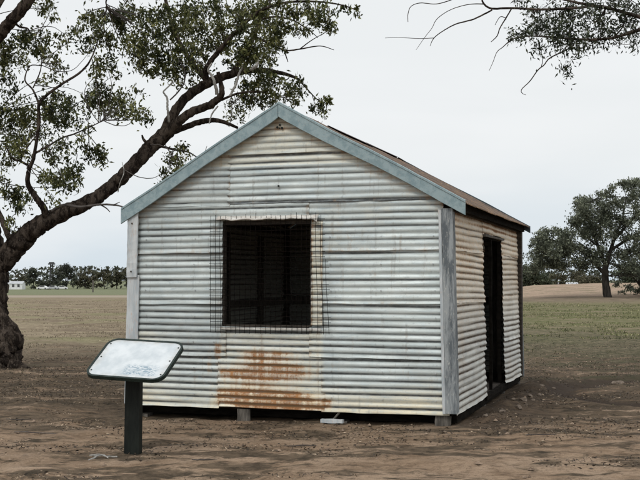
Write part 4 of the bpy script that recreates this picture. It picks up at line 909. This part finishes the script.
shed('pale shed glimpsed between the bushes left of the spreading tree', 563, 330, 8, 4, 2.0, .6)
# lattice tower and power poles
def pole(name, label, cat, px, Y, top, kind):
    p = at(px, 280, Y); z = gz(p.x, Y); r = empty(name, (p.x, Y, z), label=label, cat=cat); H = at(px, top, Y).z - z
    mb = MB()
    if kind == 'tower':
        for sx in (-1, 1):
            for sy in (-1, 1): mb.tube([(sx*.9, sy*.9, 0), (sx*.45, sy*.45, H*.9)], .14, 5)
        for k in range(9):
            z0_ = H*.9*k/9; z1_ = H*.9*(k+1)/9; a = .9-.45*k/9; b_ = .9-.45*(k+1)/9
            for sy in (-1, 1): mb.tube([(-a, sy*a, z0_), (b_, sy*b_, z1_)], .10, 4); mb.tube([(a, sy*a, z0_), (-b_, sy*b_, z1_)], .10, 4)
        mb.build('lattice', M_POLE, r); mb = MB(); mb.box(-1.3, 1.3, -.8, .8, H*.9, H*.95); mb.box(-1.0, 1.0, -.6, .6, H*.95, H); mb.build('platform', M_POLE, r)
    else:
        mb.tube([(0, 0, 0), (0, 0, H)], [.22, .16], 8); mb.build('pole', M_POLE, r); mb = MB(); mb.box(-1.1, 1.1, -.08, .08, H-1.0, H-.8); mb.build('crossarm', M_POLE, r)
pole('lattice_tower', 'dark lattice tower standing above the far trees', 'tower', 51.5, 470, 262, 'tower')
pole('power_pole', 'thin power pole with a crossarm left of the lattice tower', 'pole', 25, 480, 267, 'p')
# a weathered post in the field
p = at(93, 280, 210); z = gz(p.x, 210); mb = MB(); mb.plank(-.12, .12, -.1, .1, 0, 2.3, 5, .02)
o = mb.build('fence_post', M_STUMP); o.location = (p.x, 210, z-.1); tag(o, 'lone timber post standing in the green field on the left', 'post')

# ------------------------------------------------------------------ small things on the ground
def rock(name, x, y, r, seed, flat=.6):
    rd = random.Random(seed); bm = bmesh.new(); bmesh.ops.create_icosphere(bm, subdivisions=3, radius=1)
    ax = [(Vector((rd.gauss(0, 1), rd.gauss(0, 1), rd.gauss(0, 1))).normalized(), rd.uniform(.55, .9)) for _ in range(9)]
    for v in bm.verts:
        for a, d in ax:
            k = v.co.dot(a)
            if k > d: v.co -= a*(k-d)*.9
        v.co *= r; v.co.z *= flat; v.co.x *= 1.3
    me = bpy.data.meshes.new(name); bm.to_mesh(me); bm.free(); o = link(name, me, M_STONE); o.location = (x, y, gz(x, y)+r*flat*.25); o.rotation_euler = (0, 0, rd.uniform(0, 6))
    return o
tag(rock('stone', 4.62, 17.9, .09, 3, .5), 'pale flat stone lying in the dirt right of the hut', 'stone')
cA, sA = math.cos(RZ), math.sin(RZ)
def h2w(x, y): return AX + x*cA - y*sA, AY + x*sA + y*cA
for i, (ly, lx, r) in enumerate(((.5, 2.18, .05), (1.0, 2.3, .06), (1.35, 2.25, .04), (1.7, 2.4, .07), (2.0, 2.3, .05), (2.25, 2.42, .05), (2.6, 2.35, .075), (2.85, 2.45, .05), (3.1, 2.38, .06), (3.6, 2.45, .05), (4.4, 2.4, .06), (5.1, 2.5, .05))):
    x, y = h2w(lx, ly); o = rock('rubble_stone', x, y, r*.62, 30+i, .75)
    o['label'] = 'small pale rubble stone in the spoil along the right wall'; o['category'] = 'stone'; o['group'] = 'rubble along the right wall of the hut'
# pale offcut of timber lying by the front wall, prop beside it
x, y = h2w(.58, -.07); o = empty('timber_offcut', (x, y, gz(x, y)), RZ+.03, label='pale short timber offcut lying at the foot of the front wall', cat='timber')
mb = MB(); mb.plank(-.125, .125, -.03, .03, .01, .05, 6, .003, 0); mb.build('offcut', M_PALEWOOD, o)
mb = MB(); mb.tube([(-.02, .05, .02), (.10, .09, .16)], .012, 6); mb.build('batten', M_STUMP, o)
# dead twig by the sign
x, y = -1.93, 10.42; z = gz(x, y); mb = MB()
for pts in ([(-.14, -.03, .03), (-.06, .01, .035), (0, .0, .02), (.03, -.04, .01)], [(.0, .0, .02), (-.03, .05, .02), (-.12, .06, .012)], [(-.06, .01, .03), (-.1, -.07, .01), (-.13, -.13, .006)], [(.0, 0, .02), (.04, .03, .012), (.10, .02, .012)]):
    pp, rr = smoothpath(pts, [.006, .008, .006, .003][:len(pts)], 4, .3); mb.tube(pp, rr, 6)
o = mb.build('dead_twig', M_DEAD); o.location = (x, y, z); tag(o, 'bleached forked twig lying in the dirt at the foot of the sign', 'twig')
for i, (px, py, ln) in enumerate(((36, 432, .5), (22, 420, .35), (300, 446, .3), (540, 440, .35), (205, 462, .25))):
    k = 1.6/((py-280)/FPX); x, y = (px-320)/FPX*k, k; a = random.uniform(-.5, .5); mb = MB()
    P = [(math.cos(a)*ln*(t-.5)+random.uniform(-.02, .02), math.sin(a)*ln*(t-.5)+random.uniform(-.02, .02), .012+random.uniform(0, .012)) for t in (0, .3, .6, 1)]
    pp, rr = smoothpath(P, [.004, .006, .006, .003], 4, .3); mb.tube(pp, rr, 5); o = mb.build('fallen_twig', M_TWIG); o.location = (x, y, gz(x, y)); tag(o, 'thin dark twig lying on the bare dirt in the foreground', 'twig', 'fallen twigs on the foreground dirt')

# leaf litter, clods and grass: uncountable
def inhut(x, y, m=0.0):
    lx = (x-AX)*cA + (y-AY)*sA; ly = -(x-AX)*sA + (y-AY)*cA
    return (lx > -2-m) & (lx < 2+m) & (ly > -m) & (ly < 5.9+m)
n = 90000; y = 8.6 + 20*RNG.uniform(0, 1, n)**1.0; x = RNG.uniform(-1, 1, n)*(2.6+y*.32)
dn = vnoise(x*.45, y*1.0, 21)*.5 + vnoise(x*1.9, y*3.2, 22)*.5
keep = (dn > .555 - .10*sstep(12, 15.5, y) + .06*sstep(20, 27, y)) & ~inhut(x, y, .03); x, y = x[keep], y[keep]
z = gheight(x, y)+.006+RNG.uniform(0, .012, len(x)); Cc = np.stack([x, y, z], 1)
d = RNG.normal(size=Cc.shape); d[:, 2] *= .25; d = unit(d); w = RNG.normal(size=Cc.shape); w[:, 2] *= .6; w = unit(np.cross(d, unit(np.cross(d, w)))); 
l = RNG.uniform(.012, .05, (len(x), 1)); wd = RNG.uniform(.003, .008, (len(x), 1))
tag(quads_mesh('leaf_litter', np.stack([Cc-d*l*.5, Cc+w*wd, Cc+d*l*.5, Cc-w*wd], 1), M_LITTER), label='dark fallen leaves and bark scattered over the bare dirt', cat='leaf litter', kind='stuff')
# clods
n = 4000; y = 8.6 + 17*RNG.uniform(0, 1, n); x = RNG.uniform(-1, 1, n)*(2.6+y*.32)
dn = vnoise(x*.6, y*.9, 31)*.5+vnoise(x*2.1, y*3, 32)*.5; keep = (dn > .50) & ~inhut(x, y, .03); x, y = x[keep], y[keep]
r = .006+.03*RNG.uniform(0, 1, len(x))**3.2
base = np.array([(1, 0, 0), (0, 1, 0), (-1, 0, 0), (0, -1, 0), (0, 0, 1), (0, 0, -1)], float)
tri = [(0, 1, 4, 4), (1, 2, 4, 4), (2, 3, 4, 4), (3, 0, 4, 4)]
jit = RNG.uniform(.55, 1.2, (len(x), 6, 1)); rot = RNG.uniform(0, 6.28, len(x)); cr, sr = np.cos(rot)[:, None], np.sin(rot)[:, None]
P = base[None]*jit*r[:, None, None]; P[:, :, 2] *= .7
P = np.stack([P[:, :, 0]*cr-P[:, :, 1]*sr, P[:, :, 0]*sr+P[:, :, 1]*cr, P[:, :, 2]], 2) + np.stack([x, y, gheight(x, y)+r*.2], 1)[:, None]
me = bpy.data.meshes.new('dirt_clods'); fl = np.array([(0, 1, 4), (1, 2, 4), (2, 3, 4), (3, 0, 4)])
F_ = (np.arange(len(x))[:, None, None]*6 + fl[None]).reshape(-1, 3)
me.from_pydata(P.reshape(-1, 3).tolist(), [], F_.tolist()); me.update()
M_CLOD = mottled('dirt_clods', (.10, .07, .05), (.27, .20, .145), (1, 1, 1), 6, .97, .004)
tag(link('dirt_clods', me, M_CLOD), label='small clods and pebbles strewn over the bare dirt', cat='clods', kind='stuff')
# grass
def grass(name, label, n, y0, y1, xf, mat, h, w, thr, sc_=.4, seed=40, pw=1.6):
    y = y0 + (y1-y0)*RNG.uniform(0, 1, n)**pw; y = y + (vnoise(y*0+RNG.uniform(0, 50, n), y*0, 3)-.5)*4; x = xf(y, RNG.uniform(0, 1, n))
    dn = vnoise(x*sc_, y*sc_, seed)*.5+vnoise(x*sc_*4, y*sc_*4, seed+1)*.5; keep = (dn > thr) & ~inhut(x, y, .05)
    # ragged edge of the patch
    keep &= (y - y0)/(y1-y0)*3.2 + .7*vnoise(x*.35, y*.3, seed+2) + .5*vnoise(x*1.3, y*1.1, seed+5) > .95
    x, y = x[keep], y[keep]; m_ = len(x); B = np.stack([x, y, gheight(x, y)-.01], 1)
    hh = h*RNG.uniform(.4, 1.2, (m_, 1)); a = RNG.uniform(0, 6.28, (m_, 1)); wd = w*RNG.uniform(.6, 1.3, (m_, 1))*(1+y[:, None]/60)
    s = np.concatenate([np.cos(a), np.sin(a), a*0], 1)*wd; ln = RNG.normal(size=(m_, 3))*hh*.45; ln[:, 2] = hh[:, 0]
    tag(quads_mesh(name, np.stack([B-s, B+s, B+s*.3+ln, B-s*.3+ln], 1), mat), label=label, cat='grass', kind='stuff')
grass('green_grass', 'short green grass in the paddock right of the hut', 60000, 27, 80, lambda y, u: 1.5 + u*(y*.42), M_GRASSG, .055, .009, .50, .35, 40)
grass('dry_grass', 'short dry grass and stubble in the paddock left of the hut', 60000, 21, 90, lambda y, u: 1.0 - u*(y*.42+1), M_GRASSD, .045, .008, .52, .4, 50)
grass('weed_tufts', 'sparse dark weeds on the churned soil near the hut', 34000, 13.5, 36, lambda y, u: (u*2-1)*(3+y*.33), leafmat('weeds', (.035, .04, .02), (.06, .065, .032), (.12, .11, .06), 1, .1), .032, .006, .56, .9, 60, 1.0)

# ------------------------------------------------------------------ light
world = bpy.data.worlds.new('World'); sc.world = world; world.use_nodes = True; nt = world.node_tree; q = N(nt)
bg = nt.nodes['Background']; SUN_EL, SUN_AZ = 50, 205   # azimuth clockwise from +Y
sky = q.n('ShaderNodeTexSky', sky_type='NISHITA'); sky.sun_disc = False; sky.sun_elevation = math.radians(SUN_EL); sky.sun_rotation = math.radians(SUN_AZ); sky.dust_density = 3
g_ = q.n('ShaderNodeTexCoord').outputs['Generated']; sp = q.n('ShaderNodeSeparateXYZ'); q.l(g_, sp.inputs[0]); Z_ = sp.outputs[2]
# overcast cloud layer: paler and bluer at the horizon, brighter overhead
c = q.mix(q.ramp(Z_, 0.0, .13), (.69, .775, .84), (.865, .89, .90))
cl1 = q.noise(q.scale(g_, (1, 1, 5)), 2.6, 5, .5, .4)
c = q.mix(q.math('MULTIPLY', q.ramp(cl1, .40, .68), .45), c, (.94, .955, .965))
c = q.mix(q.ramp(Z_, .25, 1.), c, (1.45, 1.48, 1.52))
c = q.mix(q.ramp(Z_, -.02, -.2), c, (.25, .22, .2))
skys = q.mix(1.0, sky.outputs[0], (.10, .10, .10), 'MULTIPLY')
f = q.mix(.96, skys, c)
q.l(f, bg.inputs['Color']); bg.inputs['Strength'].default_value = 1.0
sun = bpy.data.objects.new('sun', bpy.data.lights.new('sun', 'SUN')); COL.objects.link(sun)
sun.data.energy = 1.15; sun.data.angle = math.radians(16); sun.data.color = (1, .98, .94)
az = math.radians(SUN_AZ); el = math.radians(SUN_EL); dv = Vector((math.sin(az)*math.cos(el), math.cos(az)*math.cos(el), math.sin(el)))
sun.rotation_euler = dv.to_track_quat('Z', 'Y').to_euler()
sc.view_settings.view_transform = 'Standard'; sc.view_settings.look = 'None'; sc.view_settings.exposure = 0; sc.view_settings.gamma = 1
